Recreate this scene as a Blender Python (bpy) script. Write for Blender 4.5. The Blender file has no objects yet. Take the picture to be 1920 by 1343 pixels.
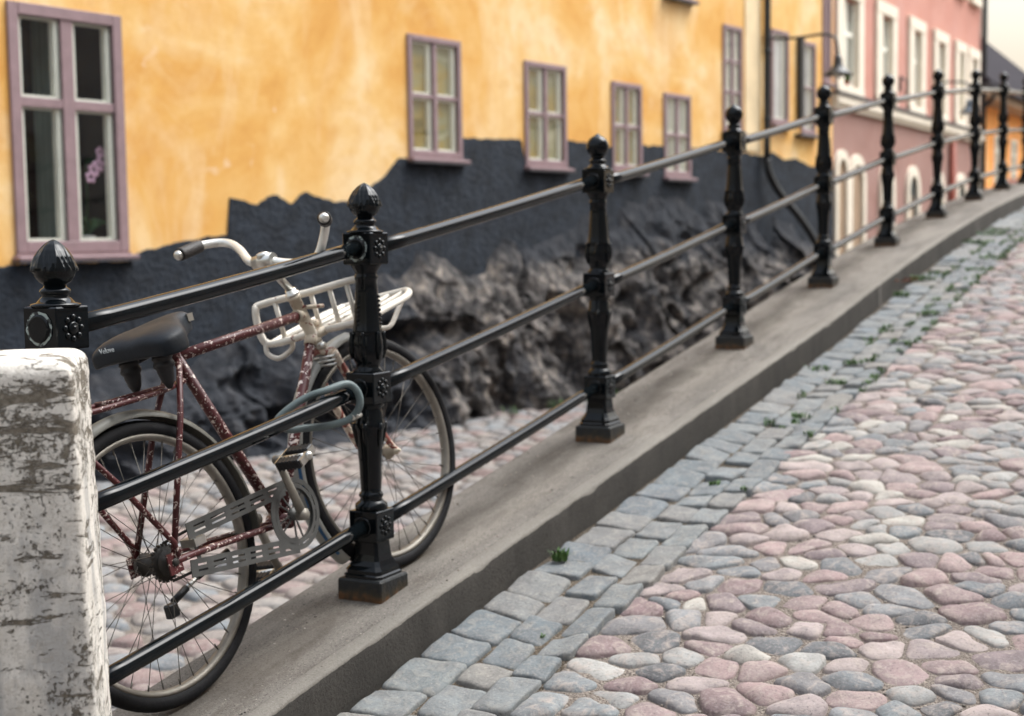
import bpy, math, random
import numpy as np
from mathutils import Vector, Matrix, noise as MN
random.seed(7); np.random.seed(7)
sc = bpy.context.scene
COL = sc.collection

# ------------------------------------------------------------------ camera
FPX, PIT, RHO = 2667.0, math.radians(4.74), 0.0145
EYE = np.array([0.0, 0.0, 1.5])
FW = np.array([0, math.cos(PIT), -math.sin(PIT)])
UP0 = np.array([0, math.sin(PIT), math.cos(PIT)])
UPV = math.cos(RHO) * UP0 + math.sin(RHO) * np.array([1.0, 0, 0])
RTV = math.cos(RHO) * np.array([1.0, 0, 0]) - math.sin(RHO) * UP0
cam_d = bpy.data.cameras.new("camera")
cam = bpy.data.objects.new("camera", cam_d); COL.objects.link(cam)
m = Matrix.Identity(4)
for i in range(3):
    m[i][0], m[i][1], m[i][2], m[i][3] = RTV[i], UPV[i], -FW[i], EYE[i]
cam.matrix_world = m
cam_d.sensor_width = 36.0
cam_d.lens = FPX / 1920 * 36.0
cam_d.clip_start, cam_d.clip_end = 0.05, 2000
cam_d.dof.use_dof = True
cam_d.dof.focus_distance = 3.15
cam_d.dof.aperture_fstop = 3.2
sc.camera = cam

# ------------------------------------------------------------------ light
SUN_EL, SUN_AZ = math.radians(58), math.radians(66)      # azimuth from +Y towards +X
w = bpy.data.worlds.new("World"); sc.world = w; w.use_nodes = True
nt = w.node_tree; bg = nt.nodes["Background"]
sky = nt.nodes.new("ShaderNodeTexSky"); sky.sky_type = 'NISHITA'; sky.sun_disc = False
sky.sun_elevation = SUN_EL; sky.sun_rotation = SUN_AZ
sky.air_density = 1.0; sky.dust_density = 5.0; sky.ozone_density = 0.6
hs = nt.nodes.new("ShaderNodeHueSaturation"); hs.inputs['Saturation'].default_value = 0.35      # thin overcast
tn = nt.nodes.new("ShaderNodeMix"); tn.data_type = 'RGBA'; tn.blend_type = 'MULTIPLY'; tn.inputs[0].default_value = 1.0
tn.inputs[7].default_value = (0.955, 1.0, 1.035, 1)
nt.links.new(sky.outputs[0], hs.inputs['Color']); nt.links.new(hs.outputs[0], tn.inputs[6])
# overcast: the sky is dimmer and warmer towards the horizon than overhead
wc = nt.nodes.new("ShaderNodeTexCoord"); wsx = nt.nodes.new("ShaderNodeSeparateXYZ"); nt.links.new(wc.outputs['Generated'], wsx.inputs[0])
wr = nt.nodes.new("ShaderNodeValToRGB"); nt.links.new(wsx.outputs[2], wr.inputs[0])
wr.color_ramp.elements[0].position = 0.05; wr.color_ramp.elements[0].color = (0.60, 0.485, 0.375, 1)
wr.color_ramp.elements[1].position = 0.62; wr.color_ramp.elements[1].color = (1, 1, 1, 1)
wm = wr.color_ramp.elements.new(0.2); wm.color = (0.66, 0.585, 0.49, 1)
t2 = nt.nodes.new("ShaderNodeMix"); t2.data_type = 'RGBA'; t2.blend_type = 'MULTIPLY'; t2.inputs[0].default_value = 1.0
nt.links.new(tn.outputs[2], t2.inputs[6]); nt.links.new(wr.outputs[0], t2.inputs[7]); nt.links.new(t2.outputs[2], bg.inputs[0])
bg.inputs[1].default_value = 0.15
sun_d = bpy.data.lights.new("sun", 'SUN'); sun_d.energy = 0.55; sun_d.angle = math.radians(42)
sun_d.color = (1.0, 0.97, 0.93)
sun = bpy.data.objects.new("sun", sun_d); COL.objects.link(sun)
sv = Vector((math.cos(SUN_EL) * math.sin(SUN_AZ), math.cos(SUN_EL) * math.cos(SUN_AZ), math.sin(SUN_EL)))
sun.rotation_euler = (-sv).to_track_quat('-Z', 'Y').to_euler()
sc.view_settings.view_transform = 'Standard'; sc.view_settings.look = 'None'
sc.view_settings.gamma = 1.0
sc.view_settings.exposure = 1.6
sc.cycles.use_denoising = True
sc.cycles.max_bounces = 6

# ------------------------------------------------------------------ helpers
def proj(p):
    q = np.array(p, float) - EYE; z = q @ FW
    return 960 + FPX * (q @ RTV) / z, 671.5 - FPX * (q @ UPV) / z, z

def S(r, g, b):
    f = lambda c: (c / 255 / 12.92) if c / 255 <= 0.04045 else ((c / 255 + 0.055) / 1.055) ** 2.4
    return (f(r), f(g), f(b), 1.0)

class MB:
    def __init__(s): s.v, s.f, s.sm, s.mi = [], [], [], []
    def add(s, vs, fs, smooth=False, mi=0):
        o = len(s.v); s.v.extend([tuple(map(float, p)) for p in vs])
        for f in fs:
            s.f.append([o + i for i in f]); s.sm.append(smooth); s.mi.append(mi)
        return s
    def box(s, x0, x1, y0, y1, z0, z1, mi=0, c=0.0, M=None):
        if c <= 0:
            vs = [(x, y, z) for z in (z0, z1) for y in (y0, y1) for x in (x0, x1)]
            fs = [(0, 2, 3, 1), (4, 5, 7, 6), (0, 1, 5, 4), (2, 6, 7, 3), (0, 4, 6, 2), (1, 3, 7, 5)]
        else:
            vs, fs = [], []
            X, Y, Z = (x0, x1), (y0, y1), (z0, z1)
            idx = {}
            for i in (0, 1):
                for j in (0, 1):
                    for k in (0, 1):
                        sx, sy, sz = (1 - 2 * i) * c, (1 - 2 * j) * c, (1 - 2 * k) * c
                        idx[i, j, k, 0] = len(vs); vs.append((X[i], Y[j] + sy, Z[k] + sz))
                        idx[i, j, k, 1] = len(vs); vs.append((X[i] + sx, Y[j], Z[k] + sz))
                        idx[i, j, k, 2] = len(vs); vs.append((X[i] + sx, Y[j] + sy, Z[k]))
                        fs.append((idx[i, j, k, 0], idx[i, j, k, 1], idx[i, j, k, 2]) if (i + j + k) % 2 else
                                  (idx[i, j, k, 0], idx[i, j, k, 2], idx[i, j, k, 1]))
            q = lambda i, j, k, a: idx[i, j, k, a]
            for i in (0, 1):
                f = [q(i, 0, 0, 0), q(i, 1, 0, 0), q(i, 1, 1, 0), q(i, 0, 1, 0)]; fs.append(f if i else f[::-1])
                f = [q(0, i, 0, 1), q(0, i, 1, 1), q(1, i, 1, 1), q(1, i, 0, 1)]; fs.append(f if i else f[::-1])
                f = [q(0, 0, i, 2), q(1, 0, i, 2), q(1, 1, i, 2), q(0, 1, i, 2)]; fs.append(f if i else f[::-1])
            for i in (0, 1):
                for j in (0, 1):
                    f = [q(i, j, 0, 0), q(i, j, 1, 0), q(i, j, 1, 1), q(i, j, 0, 1)]; fs.append(f if (i + j) % 2 == 0 else f[::-1])
                    f = [q(i, 0, j, 0), q(i, 0, j, 2), q(i, 1, j, 2), q(i, 1, j, 0)]; fs.append(f if (i + j) % 2 == 0 else f[::-1])
                    f = [q(0, i, j, 1), q(1, i, j, 1), q(1, i, j, 2), q(0, i, j, 2)]; fs.append(f if (i + j) % 2 == 0 else f[::-1])
        if M is not None: vs = [tuple(M @ Vector(p)) for p in vs]
        return s.add(vs, fs, False, mi)
    def tube(s, pts, r, seg=12, closed=False, cap=True, mi=0, flat=1.0):
        P = [Vector(p) for p in pts]; n = len(P)
        R = r if isinstance(r, (list, tuple)) else [r] * n
        vs, fs = [], []
        t0 = (P[1] - P[0]).normalized()
        ref = Vector((0, 0, 1)) if abs(t0.z) < 0.9 else Vector((1, 0, 0))
        nrm = (ref - t0 * ref.dot(t0)).normalized()
        for i in range(n):
            a = P[i - 1] if (i > 0 or closed) else P[i]
            b = P[(i + 1) % n] if (i < n - 1 or closed) else P[i]
            t = (b - a).normalized()
            nrm = nrm - t * nrm.dot(t)
            nrm = nrm.normalized() if nrm.length > 1e-6 else t.orthogonal().normalized()
            bn = t.cross(nrm)
            for k in range(seg):
                an = 2 * math.pi * k / seg
                vs.append(P[i] + (nrm * math.cos(an) + bn * math.sin(an) * flat) * R[i])
        m_ = n if closed else n - 1
        for i in range(m_):
            j = (i + 1) % n
            for k in range(seg):
                l = (k + 1) % seg
                fs.append((i * seg + k, i * seg + l, j * seg + l, j * seg + k))
        s.add(vs, fs, True, mi)
        if cap and not closed:
            o = len(s.v) - n * seg
            s.f.append([o + k for k in range(seg)][::-1]); s.sm.append(False); s.mi.append(mi)
            s.f.append([o + (n - 1) * seg + k for k in range(seg)]); s.sm.append(False); s.mi.append(mi)
        return s
    def lathe(s, prof, seg=24, M=None, mi=0, smooth=True, fn=None):
        vs, fs = [], []
        for r, z in prof:
            for k in range(seg):
                a = 2 * math.pi * k / seg
                rr = fn(r, z, a) if fn else r
                vs.append((rr * math.cos(a), rr * math.sin(a), z))
        n = len(prof)
        for i in range(n - 1):
            for k in range(seg):
                l = (k + 1) % seg
                fs.append((i * seg + k, i * seg + l, (i + 1) * seg + l, (i + 1) * seg + k))
        fs.append(tuple(range(seg))[::-1]); fs.append(tuple((n - 1) * seg + k for k in range(seg)))
        if M is not None: vs = [tuple(M @ Vector(p)) for p in vs]
        return s.add(vs, fs, smooth, mi)
    def prism(s, poly, t0, t1, mp, mi=0):
        n = len(poly)
        vs = [mp(a, b, t0) for a, b in poly] + [mp(a, b, t1) for a, b in poly]
        fs = [tuple(range(n))[::-1], tuple(range(n, 2 * n))]
        for i in range(n):
            j = (i + 1) % n; fs.append((i, j, n + j, n + i))
        return s.add(vs, fs, False, mi)
    def build(s, name, mats, parent=None, M=None):
        me = bpy.data.meshes.new(name)
        me.from_pydata(s.v, [], s.f); me.update()
        for x in (mats if isinstance(mats, (list, tuple)) else [mats]): me.materials.append(x)
        me.polygons.foreach_set('use_smooth', s.sm); me.polygons.foreach_set('material_index', s.mi)
        return link(name, me, parent, M)

def link(name, me, parent=None, M=None):
    o = bpy.data.objects.new(name, me); COL.objects.link(o)
    if parent: o.parent = parent
    if M is not None: o.matrix_world = M if not parent else o.matrix_world
    if M is not None and parent: o.matrix_local = M
    return o

def recalc(o):
    import bmesh
    bm = bmesh.new(); bm.from_mesh(o.data); bmesh.ops.recalc_face_normals(bm, faces=bm.faces); bm.to_mesh(o.data); bm.free()
    return o

def tag(o, label=None, cat=None, group=None, kind=None):
    for k, x in (('label', label), ('category', cat), ('group', group), ('kind', kind)):
        if x: o[k] = x
    return o

def thing(name, label, cat, M, group=None):
    o = bpy.data.objects.new(name, None); COL.objects.link(o); o.matrix_world = M
    o.empty_display_size = 0.1
    return tag(o, label, cat, group)

def smooth_path(pts, n=8, closed=False):
    P = [Vector(p) for p in pts]; out = []; N = len(P)
    for i in range(N if closed else N - 1):
        p0 = P[(i - 1) % N] if (closed or i > 0) else P[i] * 2 - P[i + 1]
        p1, p2 = P[i], P[(i + 1) % N]
        p3 = P[(i + 2) % N] if (closed or i + 2 < N) else p2 * 2 - p1
        for k in range(n):
            t = k / n
            out.append(0.5 * ((2 * p1) + (p2 - p0) * t + (2 * p0 - 5 * p1 + 4 * p2 - p3) * t * t + (3 * p1 - p0 - 3 * p2 + p3) * t ** 3))
    if not closed: out.append(P[-1])
    return out

def frame(az, org):
    """local x along the azimuth direction, local y to its left, z up"""
    c, s_ = math.cos(az), math.sin(az)
    return Matrix(((s_, -c, 0, org[0]), (c, s_, 0, org[1]), (0, 0, 1, org[2]), (0, 0, 0, 1)))

# ------------------------------------------------------------------ materials
class NT:
    def __init__(s, name, rough=0.6, spec=0.5, metal=0.0, coat=0.0):
        s.m = bpy.data.materials.new(name); s.m.use_nodes = True
        s.t = s.m.node_tree; s.b = s.t.nodes['Principled BSDF']
        s.b.inputs['Roughness'].default_value = rough
        s.b.inputs['Specular IOR Level'].default_value = spec
        s.b.inputs['Metallic'].default_value = metal
        s.b.inputs['Coat Weight'].default_value = coat
        s.co = s.t.nodes.new('ShaderNodeTexCoord').outputs['Object']
    def n(s, typ, **kw):
        x = s.t.nodes.new(typ)
        for k, v in kw.items(): setattr(x, k, v)
        return x
    def l(s, a, b): s.t.links.new(a, b)
    def mapped(s, scale=(1, 1, 1), rot=(0, 0, 0), loc=(0, 0, 0), src=None):
        x = s.n('ShaderNodeMapping'); s.l(src or s.co, x.inputs[0])
        x.inputs['Scale'].default_value = scale; x.inputs['Rotation'].default_value = rot; x.inputs['Location'].default_value = loc
        return x.outputs[0]
    def noise(s, scale, detail=4, rough=0.55, dist=0.0, co=None, col=False):
        x = s.n('ShaderNodeTexNoise'); s.l(co or s.co, x.inputs['Vector'])
        x.inputs['Scale'].default_value = scale; x.inputs['Detail'].default_value = detail
        x.inputs['Roughness'].default_value = rough; x.inputs['Distortion'].default_value = dist
        return x.outputs['Color' if col else 'Fac']
    def ramp(s, fac, stops, interp='LINEAR'):
        x = s.n('ShaderNodeValToRGB'); s.l(fac, x.inputs[0]); e = x.color_ramp.elements
        x.color_ramp.interpolation = interp
        while len(e) < len(stops): e.new(0.5)
        for i, (p, c) in enumerate(stops):
            e[i].position = p; e[i].color = c if isinstance(c, tuple) else (c, c, c, 1)
        return x.outputs[0]
    def mix(s, fac, a, b, typ='MIX'):
        x = s.n('ShaderNodeMix', data_type='RGBA', blend_type=typ)
        for v, k in ((fac, 0), (a, 6), (b, 7)):
            if hasattr(v, 'is_linked') or hasattr(v, 'links'): s.l(v, x.inputs[k])
            else: x.inputs[k].default_value = v
        return x.outputs[2]
    def math(s, op, a, b=0.0, clamp=False):
        x = s.n('ShaderNodeMath', operation=op, use_clamp=clamp)
        for i, v in enumerate((a, b)):
            if hasattr(v, 'links'): s.l(v, x.inputs[i])
            else: x.inputs[i].default_value = v
        return x.outputs[0]
    def sep(s, co=None):
        x = s.n('ShaderNodeSeparateXYZ'); s.l(co or s.co, x.inputs[0]); return x.outputs
    def color(s, c):
        if hasattr(c, 'links'): s.l(c, s.b.inputs['Base Color'])
        else: s.b.inputs['Base Color'].default_value = c
        return s
    def rough(s, r): s.l(r, s.b.inputs['Roughness']); return s
    def bump(s, h, strength=0.3, dist=0.01):
        x = s.n('ShaderNodeBump'); x.inputs['Strength'].default_value = strength; x.inputs['Distance'].default_value = dist
        s.l(h, x.inputs['Height']); s.l(x.outputs[0], s.b.inputs['Normal']); return s
    def island(s):
        return s.n('ShaderNodeNewGeometry').outputs['Random Per Island']

def mat_iron():
    t = NT('black_gloss_paint', 0.2, 0.22)
    nz = t.noise(45, 3)
    t.color(t.ramp(t.noise(9, 5), [(0.35, (0.002, 0.003, 0.004, 1)), (0.75, (0.004, 0.006, 0.007, 1))]))
    t.rough(t.ramp(nz, [(0.35, 0.05), (0.8, 0.14)])); t.bump(t.noise(30, 3), 0.05, 0.002); return t.m
def mat_iron_rust():
    t = NT('rusty_black_paint', 0.5, 0.4)
    z = t.sep()[2]
    f = t.math('ADD', t.math('MULTIPLY', z, -9.0), t.noise(28, 5))
    t.color(t.ramp(f, [(0.18, (0.008, 0.010, 0.011, 1)), (0.42, (0.03, 0.022, 0.012, 1)), (0.62, (0.11, 0.05, 0.018, 1))]))
    t.bump(t.noise(60, 5), 0.5, 0.006); return t.m
def mat_chip():
    t = NT('chipped_pale_paint', 0.7)
    t.color(t.ramp(t.noise(90, 4), [(0.47, (0.012, 0.014, 0.015, 1)), (0.53, S(150, 160, 155))])); return t.m
def mat_stucco(name, cols, sc_=0.9, pale=None):
    t = NT(name, 0.9, 0.2)
    big = t.noise(sc_, 6, 0.6, 0.6)
    c = t.ramp(big, [(0.30, cols[0]), (0.45, cols[1]), (0.56, cols[2]), (0.72, cols[3])])
    st = t.noise(1.5, 5, 0.65, 0.8, t.mapped((1.0, 1.0, 0.45), loc=(3.3, 1.1, 0)))
    c = t.mix(t.ramp(st, [(0.46, 0.0), (0.72, 0.75)]), c, cols[3])
    sm_ = t.noise(6.0, 5, 0.6, 0.3)
    c = t.mix(t.ramp(sm_, [(0.45, 0.0), (0.7, 0.35)]), c, cols[0])
    if pale:
        c = t.mix(t.ramp(t.noise(2.6, 4, 0.6, 1.0, t.mapped(loc=(9, 2, 5))), [(0.66, 0.0), (0.76, 0.7)]), c, pale)
    t.color(c); t.bump(t.noise(55, 6, 0.7), 0.5, 0.01); return t.m
def mat_plain(name, c, rough=0.6, var=0.25, scale=14, bump=0.15, spec=0.4, metal=0.0, bs=90, bd=0.004):
    t = NT(name, rough, spec, metal)
    lo = tuple(x * (1 - var) for x in c[:3]) + (1,); hi = tuple(min(1, x * (1 + var)) for x in c[:3]) + (1,)
    t.color(t.ramp(t.noise(scale, 5, 0.6), [(0.3, lo), (0.7, hi)]))
    if bump: t.bump(t.noise(bs, 4), bump, bd)
    return t.m
def mat_chips(name, base, chip, rust, sc_=70, amt=0.56, rough=0.45, squash=(1, 1, 1)):
    t = NT(name, rough, 0.4)
    co = t.mapped(squash)
    a = t.noise(sc_, 3, 0.5, 1.2, co)
    b = t.noise(sc_ * 0.7, 4, 0.6, 0.4, t.mapped(squash, loc=(4, 7, 1)))
    c = t.mix(t.noise(25, 4), base, tuple(x * 0.55 for x in base[:3]) + (1,))
    c = t.mix(t.ramp(a, [(amt, 0.0), (amt + 0.03, 1.0)]), c, chip)
    c = t.mix(t.ramp(b, [(0.66, 0.0), (0.70, 1.0)]), c, rust)
    t.color(c); t.bump(a, 0.25, 0.002); return t.m
def mat_glass():
    t = NT('window_glass'); tr = t.n('ShaderNodeBsdfTransparent'); gl = t.n('ShaderNodeBsdfGlossy')
    tr.inputs[0].default_value = (0.95, 0.97, 0.96, 1)
    gl.inputs['Roughness'].default_value = 0.03
    lw = t.n('ShaderNodeFresnel'); bf = t.n('ShaderNodeNewGeometry').outputs['Backfacing']     # a thin sheet: same from both sides
    t.l(t.math('SUBTRACT', 1.5, t.math('MULTIPLY', bf, 0.8333)), lw.inputs[0])
    bp = t.n('ShaderNodeBump'); bp.inputs['Strength'].default_value = 0.05; bp.inputs['Distance'].default_value = 0.02
    t.l(t.noise(4, 2), bp.inputs['Height']); t.l(bp.outputs[0], gl.inputs['Normal'])
    mx = t.n('ShaderNodeMixShader'); t.l(t.math('MULTIPLY', lw.outputs[0], 1.5, True), mx.inputs[0])
    t.l(tr.outputs[0], mx.inputs[1]); t.l(gl.outputs[0], mx.inputs[2])
    t.l(mx.outputs[0], t.t.nodes['Material Output'].inputs[0]); return t.m
def mat_stones(name, pal, rough=0.62, dust=S(172, 160, 148), dust_amt=0.5, sat=1.0):
    t = NT(name, rough, 0.35)
    r = t.island()
    st = [(i / len(pal), c) for i, c in enumerate(pal)]
    c = t.ramp(r, st, 'CONSTANT')
    off = t.n('ShaderNodeVectorMath', operation='ADD'); t.l(t.co, off.inputs[0])
    cmb = t.n('ShaderNodeCombineXYZ'); t.l(t.math('MULTIPLY', r, 37.0), cmb.inputs[0]); t.l(t.math('MULTIPLY', r, 91.0), cmb.inputs[1])
    t.l(cmb.outputs[0], off.inputs[1]); co = off.outputs[0]
    n1 = t.noise(9, 6, 0.65, 0.4, co); n2 = t.noise(120, 3, 0.6, 0, co); n3 = t.noise(24, 5, 0.65, 0.8, co)
    c = t.mix(t.ramp(n1, [(0.33, 0.5), (0.62, 0.0)]), c, (0.085, 0.075, 0.072, 1), 'MIX')
    c = t.mix(t.ramp(n3, [(0.48, 0.0), (0.68, dust_amt)]), c, dust)
    c = t.mix(t.ramp(n2, [(0.55, 0.0), (0.75, 0.35)]), c, S(180, 173, 166))
    c = t.mix(t.ramp(n2, [(0.30, 0.55), (0.42, 0.0)]), c, S(72, 66, 64))
    t.color(c); t.bump(t.math('ADD', n3, t.math('MULTIPLY', n2, 0.35)), 0.5, 0.008); return t.m
def mat_sand(name, a, b, d):
    t = NT(name, 0.95, 0.15)
    c = t.ramp(t.noise(3.0, 6, 0.6), [(0.3, a), (0.7, b)])
    n = t.noise(150, 4, 0.7); v = t.n('ShaderNodeTexVoronoi'); t.l(t.co, v.inputs['Vector']); v.inputs['Scale'].default_value = 110
    c = t.mix(t.ramp(n, [(0.38, 0.8), (0.52, 0.0)]), c, d)
    c = t.mix(t.ramp(v.outputs['Distance'], [(0.1, 0.4), (0.4, 0.0)]), c, S(188, 178, 165))
    t.color(c); t.bump(t.math('ADD', n, v.outputs['Distance']), 0.9, 0.01); return t.m

def grey(c, k): m_ = (c[0] + c[1] + c[2]) / 3; return tuple(m_ + (x - m_) * k for x in c[:3]) + (1.0,)
MI = {}
MI['iron'] = mat_iron(); MI['rust'] = mat_iron_rust(); MI['chip'] = mat_chip()
MI['yellow'] = mat_stucco('ochre_lime_plaster', [S(206, 147, 74), S(219, 167, 93), S(227, 185, 119), S(236, 212, 171)], 0.8, S(232, 208, 180))
MI['cream_plaster'] = mat_plain('cream_quoin_plaster', S(228, 205, 165), 0.9, 0.12, 3, 0.4)
MI['darkbase'] = mat_plain('dark_grey_base_paint', S(33, 39, 47), 0.85, 0.55, 6, 1.0, 0.3, 0, 28, 0.02)
MI['lilac'] = mat_plain('mauve_frame_paint', S(138, 115, 117), 0.55, 0.12, 12, 0.1)
MI['whiteframe'] = mat_plain('white_sash_paint', S(240, 238, 224), 0.5, 0.06, 10, 0.05)
MI['zinc'] = mat_plain('dull_sheet_metal', S(70, 68, 72), 0.5, 0.2, 8, 0.1)
MI['glass'] = mat_glass()
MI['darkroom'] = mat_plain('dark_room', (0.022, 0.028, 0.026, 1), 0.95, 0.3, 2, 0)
MI['green_reflection'] = mat_plain('grey_green_pane_reflection', S(104, 116, 108), 0.9, 0.3, 3, 0)  # grey-green of the reflection in the big window's right panes
MI['pink_up'] = mat_stucco('pink_plaster', [S(182, 129, 114), S(190, 136, 121), S(194, 142, 127), S(193, 148, 137)], 1.2)
MI['pink_low'] = mat_stucco('mauve_pink_plaster', [S(144, 110, 100), S(152, 117, 107), S(157, 123, 113), S(157, 128, 120)], 1.2)
MI['cream'] = mat_plain('cream_stone_paint', S(222, 211, 192), 0.8, 0.08, 4, 0.2)
MI['beige'] = mat_plain('beige_door_paint', S(160, 134, 108), 0.7, 0.15, 3, 0.1)
MI['orange'] = mat_stucco('orange_plaster', [S(226, 146, 72), S(236, 158, 84), S(240, 168, 96), S(240, 176, 112)], 1.0)
MI['roof'] = mat_plain('dark_roof_sheet', S(50, 47, 51), 0.95, 0.25, 4, 0.2, 0.05)
MI['pipe'] = mat_plain('black_pipe_paint', (0.012, 0.013, 0.014, 1), 0.45, 0.3, 8, 0.1)
MI['redpipe'] = mat_plain('red_brown_pipe_paint', S(150, 76, 58), 0.6, 0.2, 8, 0.1)
MI['lampiron'] = mat_plain('grey_black_lamp_paint', S(52, 52, 52), 0.45, 0.2, 8, 0.1)
MI['lampblue'] = mat_plain('blue_grey_lamp_paint', S(70, 84, 98), 0.45, 0.2, 8, 0.1)
MI['opal'] = mat_plain('opal_lamp_glass', S(220, 220, 215), 0.3, 0.05, 8, 0)

# ------------------------------------------------------------------ street frame (along the railing)
AZ = math.radians(27.4)
P2 = (-0.415, 4.086, 0.0)
FM = frame(AZ, P2)            # local x = along the railing uphill, local y = to its left
FMi = FM.inverted()
def sz(s):
    """height of the kerb wall's top along the street"""
    if s < 4.5: return 0.482 + 0.146 * s
    x = min(s - 4.5, 14.0)
    return 0.482 + 0.657 + 0.146 * x - 0.005 * x * x
PO = {-1.2: 0.022}
def nf(s): return 0.20 + 0.03 * max(-0.5, min(s, 4.0))       # front edge of the kerb wall (towards the street)
def roadz(s, n):
    return sz(s) - 0.105 - 0.02 * math.exp(-((n - 0.45) / 0.2) ** 2)

# --- stones from clipped cells ------------------------------------------------
def clip(poly, px, py, nx, ny):
    out = []
    for i in range(len(poly)):
        a, b = poly[i], poly[(i + 1) % len(poly)]
        da = (a[0] - px) * nx + (a[1] - py) * ny; db = (b[0] - px) * nx + (b[1] - py) * ny
        if da <= 0: out.append(a)
        if da * db < 0:
            t = da / (da - db); out.append((a[0] + (b[0] - a[0]) * t, a[1] + (b[1] - a[1]) * t))
    return out
class Stones:
    def __init__(s): s.V, s.F, s.n = [], [], 0
    def stone(s, poly, gap, H, zf, power=2.4, sink=0.03, seg=22, round_=0.5, rings=(1.0, 0.97, 0.9, 0.76, 0.56, 0.3), wob=0.006):
        A = np.array(poly); c = A.mean(0)
        th = np.linspace(0, 2 * math.pi, seg, endpoint=False)
        R = np.full(seg, 1e9)
        for i in range(len(A)):
            a, b = A[i] - c, A[(i + 1) % len(A)] - c
            e = b - a; nn = np.array([e[1], -e[0]]); L = np.hypot(*nn)
            if L < 1e-6: continue
            nn /= L; dd = nn @ a
            if dd < 0: nn, dd = -nn, -dd
            cs = nn[0] * np.cos(th) + nn[1] * np.sin(th)
            R = np.where(cs > 1e-3, np.minimum(R, np.maximum(dd - gap, 0.012) / np.maximum(cs, 1e-3)), R)
        if round_ > 0:
            Rs = R.copy()
            for _ in range(int(round_ * 6)):
                Rs = (np.roll(Rs, 1) + 2 * Rs + np.roll(Rs, -1)) / 4
            R = np.minimum(R, Rs * 1.03)
        seed = random.random() * 100
        tx, ty = random.gauss(0, 0.05), random.gauss(0, 0.05)
        rows = []
        base = zf(c[0], c[1])
        slx = (zf(c[0] + 0.05, c[1]) - base) / 0.05; sly = (zf(c[0], c[1] + 0.05) - base) / 0.05
        for q in rings:
            h = H * (1 - q ** power) ** (1 / 1.7) if q < 1 else 0
            for k in range(seg):
                x = c[0] + R[k] * q * math.cos(th[k]); y = c[1] + R[k] * q * math.sin(th[k])
                z = base + slx * (x - c[0]) + sly * (y - c[1]) + h - sink * (1 if q == 1 else 0)
                z += (tx * (x - c[0]) + ty * (y - c[1])) + wob * MN.noise(Vector((x * 16 + seed, y * 16, seed)))
                rows.append((x, y, z))
        rows.append((c[0], c[1], base + H + wob * MN.noise(Vector((seed, 3, seed)))))
        o = s.n; nr = len(rings)
        for i in range(nr - 1):
            for k in range(seg):
                l = (k + 1) % seg
                s.F.append((o + i * seg + k, o + i * seg + l, o + (i + 1) * seg + l, o + (i + 1) * seg + k))
        for k in range(seg):
            s.F.append((o + (nr - 1) * seg + k, o + (nr - 1) * seg + (k + 1) % seg, o + nr * seg))
        s.V.extend(rows); s.n += len(rows)
    def build(s, name, mat, M):
        me = bpy.data.meshes.new(name); me.from_pydata(s.V, [], s.F); me.update(); me.materials.append(mat)
        me.polygons.foreach_set('use_smooth', [True] * len(me.polygons))
        return link(name, me, None, M)
def seen(x, y, z, mg=260):
    p = FM @ Vector((x, y, z)); q = proj(p)
    return q[2] > 0.5 and -mg < q[0] < 1920 + mg and -mg < q[1] < 1343 + mg
def scatter(x0, x1, y0, y1, sp, jit, test):
    pts = []; r = 0
    y = y0
    while y < y1:
        x = x0 + (sp / 2 if r % 2 else 0)
        while x < x1:
            px, py = x + random.uniform(-jit, jit) * sp, y + random.uniform(-jit, jit) * sp
            if y0 <= py <= y1 and test(px, py): pts.append((px, py))
            x += sp
        y += sp * 0.87; r += 1
    return pts
def cells(pts, R, extra=()):
    g = {}
    for i, p in enumerate(pts): g.setdefault((int(p[0] // R), int(p[1] // R)), []).append(i)
    for i, (x, y) in enumerate(pts):
        poly = [(x - R * .7, y - R * .7), (x + R * .7, y - R * .7), (x + R * .7, y + R * .7), (x - R * .7, y + R * .7)]
        cx, cy = int(x // R), int(y // R)
        for a in (-1, 0, 1):
            for b in (-1, 0, 1):
                for j in g.get((cx + a, cy + b), ()):
                    if j == i: continue
                    u, v = pts[j]; dx, dy = u - x, v - y
                    poly = clip(poly, (x + u) / 2, (y + v) / 2, dx, dy)
                    if len(poly) < 3: break
        for (px, py, nx, ny) in extra: poly = clip(poly, px, py, nx, ny)
        if len(poly) >= 3: yield (x, y), poly

PAL = [S(170, 128, 122), S(140, 142, 143), S(188, 158, 146), S(150, 108, 106), S(118, 126, 130), S(178, 150, 142),
       S(176, 172, 160), S(132, 128, 128), S(186, 142, 132), S(160, 158, 150), S(146, 116, 116), S(104, 108, 112),
       S(192, 182, 160), S(168, 140, 134), S(128, 138, 140), S(178, 132, 124)]
MI['cobble'] = mat_stones('cobblestone', [tuple(x * .82 for x in grey(c, .48)[:3]) + (1,) for c in PAL], 0.82, dust=S(158, 146, 137), dust_amt=0.72)
MI['sett'] = mat_stones('granite_sett', [S(107, 113, 115), S(114, 118, 118), S(100, 107, 110), S(120, 118, 113), S(109, 114, 115), S(104, 110, 112), S(116, 117, 115), S(113, 113, 111), S(99, 106, 109), S(111, 116, 116), S(102, 109, 113)], 0.85, S(146, 141, 132), 0.45)
MI['sand'] = mat_sand('sandy_joint', S(126, 116, 107), S(148, 137, 127), S(84, 77, 71))
MI['soil'] = mat_sand('dark_gutter_soil', S(66, 58, 48), S(120, 108, 94), S(40, 36, 30))

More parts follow.
